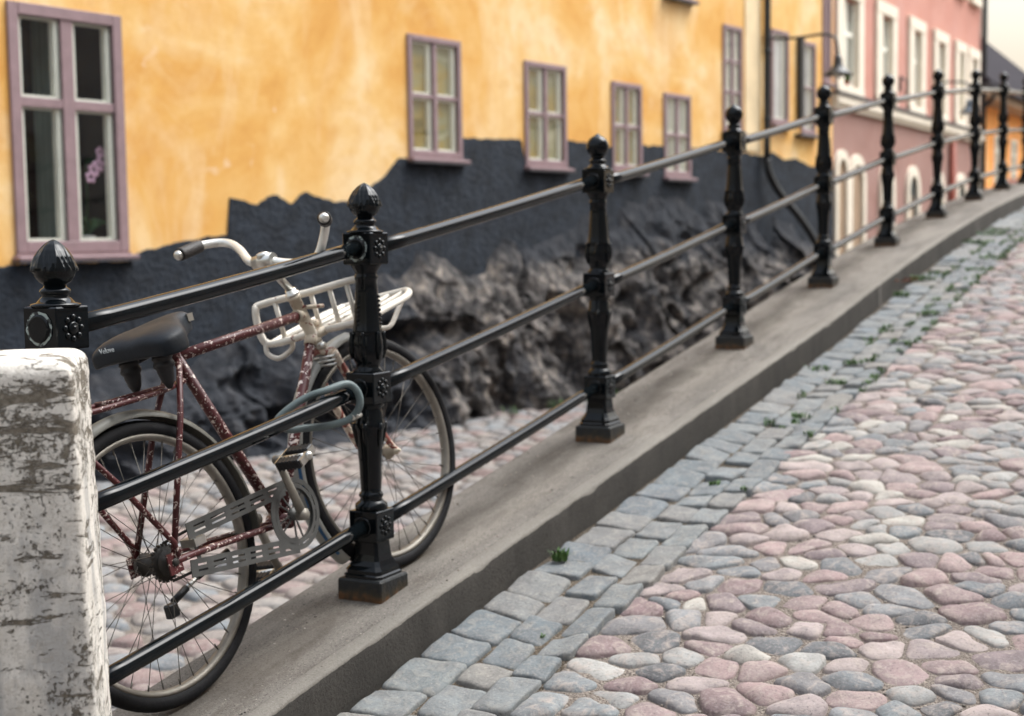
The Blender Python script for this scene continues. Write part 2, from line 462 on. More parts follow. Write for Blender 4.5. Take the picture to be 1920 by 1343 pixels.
# road sheet
mb = MB(); ss = list(np.arange(-8, -3, .2)) + list(np.arange(-3, 9, .06)) + list(np.arange(9, 30.1, .2)); ns = [0.15, 0.22, 0.3, 0.4, 0.5, 0.62] + list(np.arange(.68, 4.2, .06)) + [4.4, 5, 6, 9, 16]
vs = [(s, -n, roadz(s, n) - (0.03 if n > 0.6 else 0.019 if n > 0.15 else 0.06) + (0.005 * MN.noise(Vector((s * 2.3, n * 2.3, 0))) + 0.005 * MN.noise(Vector((s * 9, n * 9, 4))) - .002 if n > .6 else 0.004 * MN.noise(Vector((s * 5, n * 9, 0))))) for s in ss for n in ns]
K = len(ns)
fs = [(i * K + j, i * K + j + 1, (i + 1) * K + j + 1, (i + 1) * K + j) for i in range(len(ss) - 1) for j in range(K - 1)]
mb.add(vs, fs, True)
for k, f in enumerate(fs):
    if ns[f[0] % K] < 0.6: mb.mi[k] = 1
tag(mb.build('street', [MI['sand'], MI['soil']], None, FM), kind='structure')
# cobbles
st = Stones()
def vis_up(x, y): return seen(x, y, roadz(x, -y))
YS = 1.32
pts = scatter(-5.6, 16.5, -5.52 / YS, -0.66 / YS, 0.100, 0.45, lambda x, y: True)
pts = [p for p in pts if random.random() > 0.10]
for c, poly in cells(pts, 0.34, [(0, -0.605 / YS, 0, 1)]):
    c = (c[0], c[1] * YS); poly = [(a, b * YS) for a, b in poly]
    d_ = proj(FM @ Vector((c[0], c[1], sz(c[0]))))[2]
    near = 0 < d_ < 6.5; inv = vis_up(*c)
    st.stone(poly, random.uniform(0.0002, 0.0045), random.uniform(0.011, 0.022), lambda x, y: roadz(x, -y) - 0.033,
             power=random.uniform(2.4, 4.2), seg=(26 if near else 16) if inv else 10, round_=0.5, wob=0.009,
             rings=(1.0, 0.97, 0.9, 0.76, 0.56, 0.3) if near and inv else (1.0, 0.93, 0.75, 0.4) if inv else (1.0, 0.9, 0.5))
cob = tag(st.build('cobblestones', MI['cobble'], FM), kind='structure')
# gutter setts: three courses
st = Stones()
for n0, n1, lmin, lmax in ((0.0, 0.165, 0.12, 0.21), (0.168, 0.29, 0.12, 0.22), (0.293, 0.402, 0.12, 0.22)):
    s = -3.0
    while s < 16:
        L = random.uniform(lmin, lmax)
        g0 = nf(s + L / 2) + 0.012
        a, b = g0 + n0, g0 + n1
        j = lambda k=0.009: random.uniform(-k, k)
        sk = random.uniform(-0.012, 0.012)
        poly = [(s + j() + sk, -a + j(.004)), (s + L + j() + sk, -a + j(.004)), (s + L + j() - sk, -b + j()), (s + j() - sk, -b + j())]
        if True:
            st.stone(poly, random.uniform(0.0002, 0.0028), random.uniform(0.013, 0.019), lambda x, y: roadz(x, -y) - 0.022, power=26, seg=40,
                     round_=0.17, rings=(1.0, 0.99, 0.97, 0.93, 0.8, 0.45), wob=0.007)
        s += L + random.uniform(0.001, 0.005)
tag(st.build('gutter_setts', MI['sett'], FM), kind='structure')

# ------------------------------------------------------------------ kerb wall
def mat_kerb(edge=False):
    t = NT('weathered_kerb_edge' if edge else 'weathered_kerb_concrete', 0.92, 0.2)
    c = t.ramp(t.noise(2.2, 6, 0.65, 0.5, t.mapped((0.5, 2, 1))), [(0.3, S(92, 88, 83)), (0.5, S(112, 107, 101)), (0.72, S(131, 126, 118))])
    c = t.mix(t.ramp(t.noise(7, 5, 0.7, 0.6, t.mapped((0.35, 1.6, 1))), [(0.52, 0.0), (0.74, 0.65)]), c, S(66, 59, 52))
    c = t.mix(t.ramp(t.noise(160, 3, 0.7), [(0.34, 0.85), (0.46, 0.0)]), c, S(60, 55, 50))
    c = t.mix(t.ramp(t.noise(140, 3, 0.7, 0, t.mapped(loc=(3, 3, 3))), [(0.6, 0.0), (0.72, 0.5)]), c, S(178, 170, 160))
    y_ = t.math('ABSOLUTE', t.math('SUBTRACT', t.sep()[1], 0.03))            # dirt washed down along the line of the posts
    d_ = t.math('SUBTRACT', t.math('ADD', t.noise(3.5, 5, 0.7, 0.4, t.mapped((0.5, 1.6, 1))), 0.06), t.math('MULTIPLY', y_, 2.2))
    c = t.mix(t.ramp(d_, [(0.34, 0.0), (0.56, 0.55)]), c, S(64, 59, 53))
    if edge: c = t.mix(0.45, c, S(128, 124, 116))
    t.color(c); t.bump(t.math('ADD', t.noise(130, 5, 0.75), t.math('MULTIPLY', t.noise(14, 5), 1.5)), 0.6, 0.006); return t.m
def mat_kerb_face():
    t = NT('dark_kerb_face', 0.95, 0.15)  # front face coloured darker than the kerb's top
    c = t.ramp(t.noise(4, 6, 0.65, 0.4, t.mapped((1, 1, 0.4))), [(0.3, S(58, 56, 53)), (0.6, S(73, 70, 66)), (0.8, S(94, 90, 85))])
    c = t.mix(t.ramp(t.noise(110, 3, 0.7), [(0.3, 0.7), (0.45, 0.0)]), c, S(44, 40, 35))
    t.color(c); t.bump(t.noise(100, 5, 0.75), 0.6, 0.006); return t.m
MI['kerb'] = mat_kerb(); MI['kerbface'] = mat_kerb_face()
kw = thing('kerb_wall', 'long low concrete kerb wall climbing the hill under the black railing', 'kerb wall', FM @ Matrix.Translation((0, 0, 0)))
mb = MB(); ss = np.concatenate([np.arange(-4, 5, 0.018), np.arange(5, 20, 0.06)])
rows = []
for s in ss:
    f, z = nf(s), sz(s)
    e1 = 0.008 + 0.0025 * MN.noise(Vector((s * 9, 0, 1))) + 0.004 * MN.noise(Vector((s * 41, 4, 1)))
    ch = max(0.0, MN.noise(Vector((s * 5.3, 8, 2))) - 0.36) * 0.035
    e1 = max(0.004, e1) + ch
    fw = 0.003 * MN.noise(Vector((s * 7, 2, 7)))
    prof = [(f + 0.004 + fw, -0.3), (f + 0.002 + fw, -0.10), (f + fw, -0.05), (f + fw, -e1 * 0.9 - 0.002), (f - e1 * 0.25, -e1 * 0.35), (f - e1 * 0.7, -0.001)]
    prof += [(f - 0.052, 0.0), (f - 0.058, -0.004 + 0.003 * MN.noise(Vector((s * 6, 1, 1)))), (f - 0.066, -0.001)]
    for n in np.linspace(f - 0.09, -0.20, 12): prof.append((n, 0.003 * MN.noise(Vector((s * 6, n * 14, 3))) + 0.002 * MN.noise(Vector((s * 25, n * 40, 3)))))
    prof += [(-0.218, -0.004), (-0.225, -0.015), (-0.226, -0.06), (-0.226, -z - 0.2)]
    rows.append([(s, -n, z + h) for n, h in prof])
K = len(rows[0]); vs = [p for r in rows for p in r]
for i in range(len(rows) - 1):
    pass
fs = []; mi = []
for i in range(len(rows) - 1):
    for j in range(K - 1):
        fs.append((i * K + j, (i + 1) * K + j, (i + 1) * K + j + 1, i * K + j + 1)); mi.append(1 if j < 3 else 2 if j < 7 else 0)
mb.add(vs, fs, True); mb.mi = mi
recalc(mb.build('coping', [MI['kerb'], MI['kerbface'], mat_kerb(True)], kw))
# grit lying on the kerb and between the cobbles
mb = MB()
def pebble(x, y, z, r):
    vs = []; k = random.random() * 6
    for i, (rr, zz) in enumerate(((0.75, -.4), (1, 0.1), (0.6, 0.7))):
        for a in range(5):
            q = k + a * 1.2566 + i * .3
            vs.append((x + r * rr * math.cos(q) * random.uniform(.8, 1.2), y + r * rr * math.sin(q) * random.uniform(.8, 1.2), z + r * zz * .7))
    fs = [(i * 5 + a, i * 5 + (a + 1) % 5, (i + 1) * 5 + (a + 1) % 5, (i + 1) * 5 + a) for i in (0, 1) for a in range(5)] + [(10, 11, 12, 13, 14)]
    mb.add(vs, fs, True)
for _ in range(420):
    s = random.uniform(-1.2, 4); n = random.choice([random.uniform(-0.2, 0.19), random.gauss(0.13, 0.03), random.gauss(-0.1, 0.04)])
    if -0.2 < n < nf(s) - 0.02: pebble(s, -n, sz(s), random.choice([0.0015, 0.002, 0.002, 0.003, 0.0045]))
for _ in range(6500):
    s = random.uniform(-1.5, 4.5); n = 0.6 + abs(random.gauss(0, 1.1))
    if seen(s, -n, roadz(s, n), 20): pebble(s, -n, roadz(s, n) - 0.031, random.choice([0.002, 0.003, 0.003, 0.004, 0.006]))
MI['grit'] = mat_stones('grit', [S(80, 74, 68), S(150, 140, 130), S(60, 56, 52), S(176, 168, 158), S(110, 98, 88)], 0.8)
tag(mb.build('grit', MI['grit'], None, FM), 'loose grit and pebbles strewn over kerb and between cobbles', 'grit', kind='stuff')

# ------------------------------------------------------------------ weeds and dead leaves
def mat_leafy(name, a, b):
    t = NT(name, 0.6, 0.3); t.color(t.ramp(t.island(), [(0.0, a), (1.0, b)])); t.b.inputs['Transmission Weight'].default_value = 0.0; return t.m
MI['weed'] = mat_leafy('weed_green', (0.03, 0.08, 0.018, 1), (0.085, 0.15, 0.04, 1))
MI['dead'] = mat_leafy('dead_leaf_rust', S(150, 74, 34), S(96, 56, 32))
def blades(mb, x, y, z, rad, n, h):
    for _ in range(n):
        a, r = random.random() * 6.283, rad * math.sqrt(random.random())
        bx, by = x + r * math.cos(a), y + r * math.sin(a)
        d = random.random() * 6.283; L = h * random.uniform(.5, 1.1); w_ = random.uniform(.002, .004)
        lx, ly = math.cos(d), math.sin(d); bend = random.uniform(.3, .9)
        p0 = Vector((bx, by, z)); p1 = p0 + Vector((lx * L * bend * .4, ly * L * bend * .4, L * .6)); p2 = p0 + Vector((lx * L * bend, ly * L * bend, L * .85))
        sd = Vector((-ly, lx, 0)) * w_
        mb.add([p0 - sd, p0 + sd, p1 + sd * 1.2, p1 - sd * 1.2, p2], [(0, 1, 2, 3), (3, 2, 4)], False)
def street_at(px, py):
    d = RTV * (px - 960) / FPX - UPV * (py - 671.5) / FPX + FW
    t = 1.0
    for _ in range(4000):
        p = EYE + d * t; l = FMi @ Vector(p)
        if l.z < roadz(l.x, -l.y): return l
        t += 0.006
wl = []
mb = MB(); l = street_at(1052, 1047)
blades(mb, 0, 0, 0, 0.028, 60, 0.045)
tag(mb.build('grass_tuft', MI['weed'], None, FM @ Matrix.Translation((l.x, l.y, roadz(l.x, -l.y) - 0.008))), 'small lone green grass tuft between the nearer grey gutter setts', 'grass tuft')
mb = MB()
for px, py, r, n, h in ((1497, 778, .03, 26, .04), (1600, 680, .05, 50, .045), (1570, 716, .05, 40, .04), (1532, 690, .06, 40, .04), (1470, 800, .02, 16, .03),
                        (1690, 553, .05, 60, .06), (1722, 522, .12, 110, .06), (1752, 512, .06, 40, .05), (1748, 588, .05, 40, .05), (1662, 620, .04, 30, .04),
                        (1838, 505, .09, 60, .05), (1862, 482, .09, 60, .05), (1870, 432, .1, 60, .06), (1835, 455, .12, 80, .07), (1855, 440, .12, 80, .07),
                        (1905, 452, .06, 40, .05), (1700, 640, .04, 20, .03), (1340, 905, .02, 16, .03), (1395, 915, .02, 14, .03), (1800, 545, .05, 30, .04), (1015, 1190, .012, 8, .02)):
    l = street_at(px, py)
    if l: blades(mb, l.x, l.y, roadz(l.x, -l.y) - 0.012, r, int(n * 1.2), h * .75)
for _ in range(240):
    s = random.uniform(2.2, 11); n = nf(s) + random.choice([0.178, 0.303, 0.415]) + random.gauss(0, 0.008)
    if MN.noise(Vector((s * 1.7, n * 5, 0))) > 0.0: blades(mb, s, -n, roadz(s, n) - 0.012, .025, 9, .035)
tag(mb.build('weeds', MI['weed'], None, FM), 'green weeds growing in the joints of the gutter setts', 'weeds', kind='stuff')
mb = MB(); l = street_at(1692, 528)
def leaf(mb, x, y, z, r):
    a = random.random() * 6.28; t = random.uniform(-.4, .4)
    c, s_ = math.cos(a), math.sin(a); pts_ = [(-1, 0), (-.3, .45), (.4, .4), (1, 0), (.4, -.4), (-.3, -.45)]
    mb.add([(x + r * (u * c - v * s_), y + r * (u * s_ + v * c), z + r * (abs(v) * .6 + u * t * .5 + .3)) for u, v in pts_], [(0, 1, 2, 3), (0, 3, 4, 5)], False)
for _ in range(130):
    leaf(mb, random.gauss(0, .16), random.gauss(0, .035), random.uniform(.0, .02), random.uniform(.01, .02))
tag(mb.build('dead_leaves', MI['dead'], None, FM @ Matrix.Translation((l.x, l.y, roadz(l.x, -l.y)))), 'rust brown dead leaves swept against the kerb', 'leaves', kind='stuff')

# ------------------------------------------------------------------ railing
PS = [-1.2, 0, 1.646, 3.292, 4.942, 6.62, 8.39, 10.135, 11.79, 13.45]
rail_t = thing('iron_railing', 'black cast iron railing with ball topped posts and three rails on the kerb wall', 'railing', FM @ Matrix.Translation((0, 0, sz(0))))
Z0 = sz(0)
def sq(mb, prof, ch=0.0, mi=0):
    """square-section sweep, prof = [(half, z)] with chamfered corners"""
    vs, fs = [], []
    for h, z in prof:
        c = h * ch
        ring = [(h, -h + c), (h, h - c), (h - c, h), (-h + c, h), (-h, h - c), (-h, -h + c), (-h + c, -h), (h - c, -h)]
        vs += [(x, y, z) for x, y in ring]
    n = len(prof)
    for i in range(n - 1):
        for k in range(8): fs.append((i * 8 + k, i * 8 + (k + 1) % 8, (i + 1) * 8 + (k + 1) % 8, (i + 1) * 8 + k))
    fs.append(tuple(range(8))[::-1]); fs.append(tuple((n - 1) * 8 + k for k in range(8)))
    mb.add(vs, fs, False, mi)
def shaft_mesh():
    mb = MB()
    # flared foot
    sq(mb, [(.066, .052), (.066, .060), (.061, .064), (.061, .074), (.053, .086), (.046, .100), (.042, .118), (.040, .140), (.039, .160)], .22)
    # lower tapering shaft between the bottom and the middle block
    def flute(r, z, a): return r
    mb.lathe([(.046, .246), (.048, .252), (.046, .262), (.036, .270), (.031, .278), (.035, .283), (.036, .288), (.033, .294), (.029, .298),
              (.030, .31), (.033, .38), (.0385, .45), (.0425, .478), (.0455, .484), (.0465, .495), (.044, .503), (.041, .512), (.041, .53), (.037, .537), (.037, .543), (.043, .55), (.044, .556)], 28)
    # upper bottle shaft
    mb.lathe([(.044, .645), (.044, .65), (.036, .658), (.034, .667), (.037, .672), (.042, .682), (.0455, .70), (.0455, .735), (.042, .748), (.0415, .757), (.044, .762), (.0415, .768),
              (.039, .79), (.036, .83), (.033, .875), (.031, .91), (.034, .914), (.034, .922), (.031, .926), (.033, .934), (.043, .95), (.046, .957)], 28)
    # acanthus leaves on the two swellings and bead strings on the neck
    for k in range(6):
        a = k * math.pi / 3 + .26; ca, sa = math.cos(a), math.sin(a)
        p = [(.045, .684), (.0475, .71), (.0465, .735), (.046, .752), (.050, .762)]
        mb.tube([(r * ca, r * sa, z) for r, z in p], [.004, .010, .009, .006, .004], 8)
        p = [(.0455, .50), (.044, .478), (.040, .45), (.037, .43)]
        mb.tube([(r * ca, r * sa, z) for r, z in p], [.007, .007, .005, .002], 8)
    for k in range(3):
        a = k * 2 * math.pi / 3 + .9; ca, sa = math.cos(a), math.sin(a)
        for q in range(7):
            z = .785 + q * .013; r = .0395 - (z - .79) * .066
            mb.lathe([(.0005, -.005), (.004, -.003), (.0045, 0), (.004, .003), (.0005, .005)], 8, Matrix.Translation((r * ca, r * sa, z)))
    # mouldings above the top block
    mb.lathe([(.052, 1.045), (.052, 1.050), (.040, 1.053), (.034, 1.060), (.028, 1.066), (.031, 1.071), (.033, 1.076), (.031, 1.081), (.025, 1.085), (.022, 1.09)], 28)
    for z in (.16, .556, .957):      # necks into the blocks' undersides
        sq(mb, [(.036, z - .005), (.038, z), (.046, z + .012)], .3)
    return mb
def block_mesh(zc):
    mb = MB(); mb.box(-.0475, .0475, -.0475, .0475, -.0455, .0455, 0, .003)
    for ax in range(4):
        R_ = Matrix.Rotation(ax * math.pi / 2, 4, 'Z')
        for q in range(4):     # raised border and a rosette on the faces without a rail
            pass
        M_ = R_ @ Matrix.Translation((.0475, 0, 0)) @ Matrix.Rotation(math.pi / 2, 4, 'Y')
        if ax % 2 == 1:
            mb.lathe([(.014, -.001), (.014, .003), (.010, .005), (.004, .004), (.0035, .007), (.0005, .0075)], 16, M_)
            for q in range(8):
                a = q * math.pi / 4
                mb.lathe([(.0005, -.004), (.006, -.002), (.007, .0), (.006, .002), (.0005, .004)], 8, M_ @ Matrix.Translation((.023 * math.cos(a), .023 * math.sin(a), .001)))
            mb.box(-.040, .040, .0470, .0490, -.040, -.037, M=Matrix.Rotation((ax - 1) * math.pi / 2, 4, 'Z'))
            mb.box(-.040, .040, .0470, .0490, .037, .040, M=Matrix.Rotation((ax - 1) * math.pi / 2, 4, 'Z'))
        else:
            mb.lathe([(.030, -.001), (.030, .004), (.027, .006), (.0235, .006)], 24, M_)
    return mb
def acorn_mesh():
    mb = MB()
    prof = [(.018, 0), (.022, .004), (.033, .012), (.041, .022), (.0445, .033), (.0448, .042), (.043, .052), (.038, .066), (.030, .079), (.019, .091), (.008, .099), (.001, .102)]
    P = []
    for i in range(len(prof) - 1):
        for k in range(5):
            t = k / 5; P.append((prof[i][0] * (1 - t) + prof[i + 1][0] * t, prof[i][1] * (1 - t) + prof[i + 1][1] * t))
    P.append(prof[-1])
    def fn(r, z, a):
        if z < .034: return r + (.0012 if z > .03 else 0)
        t = (z - .034) / .068
        u = (a * 7 / (2 * math.pi)) % 1.0
        d = abs(u - .5) * 2                      # 0 at a leaf's middle
        edge = 1 - t * 0.9
        rib = .0026 * max(0, 1 - d / .12)
        tip = .0050 * max(0.0, min(1.0, (edge - d) / .22))
        v = ((a * 7 / (2 * math.pi)) + .5) % 1.0; dv = abs(v - .5) * 2
        lob = .0026 * max(0.0, min(1.0, (.6 - t - dv) / .2))
        return max(.0006, r + (tip + rib + lob) * (1 - t * .7) - .0022)
    mb.lathe(P, 126, None, fn=fn)
    return mb
def ball_mesh():
    mb = MB()
    P = [(.018, 0), (.022, .004), (.030, .009)]
    for k in range(3, 17):
        a = -math.pi / 2 + math.pi * k / 18
        P.append((.0435 * math.cos(a), .047 + .0445 * math.sin(a)))
    P += [(.010, .092), (.006, .096), (.001, .098)]
    mb.lathe(P, 32); return mb
def plinth_mesh():
    mb = MB(); sq(mb, [(.074, -.02), (.075, .0), (.0745, .046), (.0715, .051), (.066, .053)], .05); return mb
proto = None
for k, s in enumerate(PS):
    loc = (s, 0, sz(s) - Z0 + PO.get(s, 0))
    if proto is None:
        p = shaft_mesh().build('post', MI['iron'], rail_t); proto = p
        b0 = block_mesh(0).build('collar_block', MI['iron'], p); b0.location = (0, 0, .2)
        pl = plinth_mesh().build('plinth', MI['rust'], p)
        b1 = b0.copy(); COL.objects.link(b1); b1.location = (0, 0, .6); b2 = b0.copy(); COL.objects.link(b2); b2.location = (0, 0, 1.0)
        fin = acorn_mesh().build('finial', MI['iron'], p); fin.location = (0, 0, 1.085)
        ballm = ball_mesh(); tmp = ballm.build('finial', MI['iron'], p); ball_data = tmp.data; bpy.data.objects.remove(tmp)
        kids = [b0, b1, b2, pl, fin]
    else:
        p = proto.copy(); COL.objects.link(p); p.parent = rail_t
        for c in kids:
            q = c.copy(); COL.objects.link(q); q.parent = p
            if c is fin and k > 1: q.data = ball_data; q.rotation_euler = (0, 0, 0)
    p.location = loc
# rings of chipped pale paint around the rail sockets of the first two posts
for s, faces in ((PS[0], (-1,)), (PS[1], (-1,))):
    mb = MB()
    M_ = Matrix.Translation((s - .0475 - .0006, 0, sz(s) - Z0 + 1.0 + PO.get(s, 0))) @ Matrix.Rotation(-math.pi / 2, 4, 'Y')
    P = [(.0300, .0), (.0375, .0012)]
    vs, fs = [], []; N_ = 60
    for i, rr in enumerate((.0298, .0365)):
        for k in range(N_):
            a = 2 * math.pi * k / N_; r = rr + (0.0035 * MN.noise(Vector((math.cos(a) * 3 + s, math.sin(a) * 3, 1))) if i else 0)
            vs.append(tuple(M_ @ Vector((r * math.cos(a), r * math.sin(a), .0012))))
    for k in range(N_): fs.append((k, (k + 1) % N_, N_ + (k + 1) % N_, N_ + k))
    mb.add(vs, fs, False); mb.build('paint_ring', MI['chip'], rail_t)
# the first post's open socket is closed by a round plate
mb = MB(); mb.lathe([(.0285, -.004), (.0285, .003), (.027, .004), (.001, .004)], 28, Matrix.Translation((PS[0] - .0475, 0, sz(PS[0]) - Z0 + 1.022)) @ Matrix.Rotation(-math.pi / 2, 4, 'Y'))
mb.build('socket_plate', MI['iron'], rail_t)
for k in range(len(PS) - 1):
    for h in (.2, .6, 1.0):
        a, b = PS[k] + .045, PS[k + 1] - .045
        za = sz(PS[k]) - Z0 + h + PO.get(PS[k], 0); zb = sz(PS[k + 1]) - Z0 + h
        mb = MB(); n = 10
        sag = 0.004
        mb.tube([(a + (b - a) * i / n, 0, za + (zb - za) * i / n - sag * math.sin(math.pi * i / n)) for i in range(n + 1)], .0212, 24)
        mb.build('rail', MI['iron'], rail_t)

# ------------------------------------------------------------------ whitewashed stone pillar
def mat_white():
    t = NT('flaking_whitewash', 0.9, 0.2)
    z = t.math('MULTIPLY', t.sep()[2], 0.76)
    thin = t.noise(9, 7, 0.72, 0.5, t.mapped((0.7, 0.7, 3.4), rot=(0, 0.32, 0)))        # long peeled strips
    spk = t.math('ADD', t.math('MULTIPLY', t.noise(130, 6, 0.8, 0.0), 0.55), t.math('MULTIPLY', t.noise(48, 5, 0.7, 0.0, t.mapped((1.0, 1.0, 0.7))), 0.45))                           # pinholes and flecks
    reg = t.noise(5, 4, 0.6, 0.5)
    zone = t.ramp(z, [(0.80, 0.0), (0.91, 0.065), (0.97, 0.065), (0.99, 0.0)])
    f1 = t.ramp(t.math('ADD', thin, zone), [(0.585, 0.0), (0.60, 1.0)])
    f3 = t.ramp(t.math('ADD', t.noise(30, 7, 0.75, 0.4, t.mapped((0.8, 0.8, 1.7), rot=(0, .32, 0))), t.math('MULTIPLY', zone, 1.2)), [(0.62, 0.0), (0.645, 1.0)])
    f1 = t.math('MAXIMUM', f1, f3)
    f2 = t.ramp(t.math('ADD', t.math('MULTIPLY', spk, 0.8), t.math('MULTIPLY', t.math('ADD', reg, zone), 0.42)), [(0.665, 0.0), (0.69, 1.0)])
    c = t.ramp(t.noise(6, 6, 0.65), [(0.3, S(204, 198, 188)), (0.7, S(226, 221, 212))])
    c = t.mix(t.ramp(t.noise(3.4, 5, 0.65, 0.3, t.mapped((1.7, 1.7, 0.45), loc=(2, 0, .7))), [(0.53, 0.0), (0.62, 0.75)]), c, S(158, 157, 155))
    c = t.mix(t.ramp(t.noise(40, 4, 0.7), [(0.35, 0.35), (0.5, 0.0)]), c, S(168, 160, 148))
    g = t.ramp(t.noise(90, 5, 0.75), [(0.3, S(78, 72, 62)), (0.55, S(122, 114, 102)), (0.75, S(160, 152, 140))])
    m_ = t.math('MAXIMUM', f1, f2)
    c = t.mix(t.ramp(t.noise(190, 4, 0.75), [(0.34, 0.5), (0.46, 0.0)]), c, S(140, 132, 120))
    c = t.mix(m_, c, g); t.color(c)
    t.bump(t.math('SUBTRACT', t.math('MULTIPLY', t.noise(60, 6, 0.75), 0.6), t.math('MULTIPLY', m_, 0.6)), 1.0, 0.008); return t.m
MI['whitewash'] = mat_white()
PM = Matrix.Translation((-0.758, 2.44, 0.0)) @ Matrix.Rotation(math.radians(12), 4, 'Z')   # near right corner of the block
mb = MB(); vs, fs = [], []
# superellipse block: width to the left (-x), depth +y, height z
NX, NZ = 40, 70
Wd, Dp, Ht, z0 = 0.62, 0.34, 1.305, 0.0
rings_ = []
for iz in range(NZ + 12):
    if iz <= NZ:
        t = iz / NZ; z = z0 + (Ht - 0.03) * t; ins = 0.0
    else:
        a = (iz - NZ) / 11 * math.pi / 2; z = z0 + Ht - 0.03 + 0.03 * math.sin(a); ins = 0.03 * (1 - math.cos(a))
    bat = 0.036 * (1 - z / Ht)
    ring = []
    x1, x0_, y0_, y1_ = bat - ins, -Wd - bat + ins, -bat * 0.4 + ins, Dp - ins
    rc = 0.013
    per = []
    def arc(cx, cy, a0):
        return [(cx + rc * math.cos(a0 + q / 4 * math.pi / 2), cy + rc * math.sin(a0 + q / 4 * math.pi / 2)) for q in range(5)]
    def seg_(a, b, n): return [(a[0] + (b[0] - a[0]) * i / n, a[1] + (b[1] - a[1]) * i / n) for i in range(1, n)]
    c1 = arc(x1 - rc, y0_ + rc, -math.pi / 2); c2 = arc(x1 - rc, y1_ - rc, 0); c3 = arc(x0_ + rc, y1_ - rc, math.pi / 2); c4 = arc(x0_ + rc, y0_ + rc, math.pi)
    per = c1 + seg_(c1[-1], c2[0], 18) + c2 + seg_(c2[-1], c3[0], 30) + c3 + seg_(c3[-1], c4[0], 18) + c4 + seg_(c4[-1], c1[0], 40)
    for x, y in per:
        p = Vector((x * 6, y * 6, z * 6)); q = Vector((x * 22, y * 22, z * 30))
        dn = 0.003 * MN.noise(p) + 0.0025 * MN.noise(q) + 0.002 * MN.noise(Vector((x * 4, y * 4, z * 28 + x * 5)))
        cx, cy = (x - (x0_ + x1) / 2), (y - (y0_ + y1_) / 2); L = math.hypot(cx, cy) or 1
        vs.append((x + dn * cx / L, y + dn * cy / L, z + 0.3 * dn))
    K = len(per)
nr = NZ + 12
for i in range(nr - 1):
    for k in range(K): fs.append((i * K + k, i * K + (k + 1) % K, (i + 1) * K + (k + 1) % K, (i + 1) * K + k))
fs.append(tuple((nr - 1) * K + k for k in range(K)))
mb.add(vs, fs, True)
tag(mb.build('stone_pillar', MI['whitewash'], None, PM), 'thick whitewashed stone pillar with flaking paint at the foot of the railing', 'pillar')

# ------------------------------------------------------------------ lower street and rock
mb = MB(); mb.add([(-60, -20, -.03), (60, -20, -.03), (60, 90, -.03), (-60, 90, -.03)], [(0, 1, 2, 3)], False)
MI['sand2'] = mat_sand('lower_sandy_joint', S(118, 111, 104), S(138, 130, 123), S(86, 80, 75))
tag(mb.build('lower_street', MI['sand2']), kind='structure')
st = Stones()
def vis_lo(x, y):
    p = FM @ Vector((x, y, 0)); q = proj(p)
    return q[2] > 2 and 0 < q[0] < 1500 and 640 < q[1] < 1500
pts = scatter(-3.5, 14, 0.24, 6.5, 0.19, 0.38, vis_lo)
for c, poly in cells(pts, 0.46):
    st.stone(poly, random.uniform(0.004, 0.012), random.uniform(0.02, 0.032), lambda x, y: -0.028, power=3, seg=14, round_=0.6, rings=(1.0, 0.93, 0.75, 0.4))
MI['cobble2'] = mat_stones('lower_cobblestone', [S(130, 113, 110), S(120, 122, 124), S(136, 128, 122), S(122, 103, 100), S(110, 116, 120), S(134, 124, 119), S(130, 126, 122), S(118, 116, 116)], 0.85, S(138, 131, 124), 0.75)
tag(st.build('lower_cobblestones', MI['cobble2'], FM), kind='structure')

# ------------------------------------------------------------------ facade frames
WAZ = math.radians(36.7)
WM = frame(WAZ, (-0.551, 12.426, 0.0))      # yellow house: local x along the wall, local -y out of the wall
def interp(tab, x):
    for (a, b), (c, d) in zip(tab[:-1], tab[1:]):
        if a <= x <= c: return b + (d - b) * (x - a) / (c - a)
    return tab[0][1] if x < tab[0][0] else tab[-1][1]
ROCKTOP = [(-7, .55), (-3, .7), (-1.82, .95), (-.42, 1.42), (.08, 1.28), (.7, 1.5), (1.3, 1.5), (2.0, 1.6), (2.1, 1.72), (2.8, 1.8), (3.5, 1.92), (4.7, 1.95), (5.6, 1.84), (7.6, 1.5), (8.3, 1.3)]
def mat_rock():
    t = NT('weathered_rock', 0.9, 0.25)
    x, y, z = t.sep()
    n1 = t.noise(2.2, 6, 0.65, 1.0, t.mapped((1, 1, 0.6), rot=(0, .5, 0))); n2 = t.noise(6.5, 7, 0.72, 0.4, t.mapped((1, 1, .7), rot=(0, .4, 0)))
    c = t.ramp(n2, [(0.36, S(22, 21, 21)), (0.45, S(62, 59, 57)), (0.54, S(98, 93, 90)), (0.64, S(156, 145, 133))])
    c = t.mix(t.ramp(n1, [(0.38, 0.8), (0.52, 0.0)]), c, S(50, 51, 55))
    # dark grey paint has run down over the rock at the left and along the top
    px = t.math('MULTIPLY', t.math('SUBTRACT', -0.55, x), 0.9)
    pz = t.math('MULTIPLY', t.math('SUBTRACT', z, 1.25), 1.5)
    pm = t.math('ADD', t.math('MAXIMUM', px, pz), t.math('MULTIPLY', t.math('SUBTRACT', n1, 0.5), 2.2))
    c = t.mix(t.ramp(pm, [(0.0, 0.0), (0.3, 0.92)]), c, t.ramp(n2, [(0.35, S(34, 38, 44)), (0.62, S(48, 51, 57)), (0.75, S(70, 70, 72))]))
    t.color(c); t.bump(t.math('ADD', n2, t.noise(40, 5, 0.7)), 0.8, 0.03); return t.m
MI['rock'] = mat_rock()
mb = MB(); vs, fs = [], []
NA, NZ = 640, 92
def facet(p):
    d, q = MN.voronoi(p)
    h = MN.noise(q[0] * 7.3 + Vector((.3, .7, .1))); rv = MN.noise_vector(q[0] * 5.1)
    crack = max(0.0, 1 - (d[1] - d[0]) / .16)
    return h, (p - q[0]).dot(rv), crack
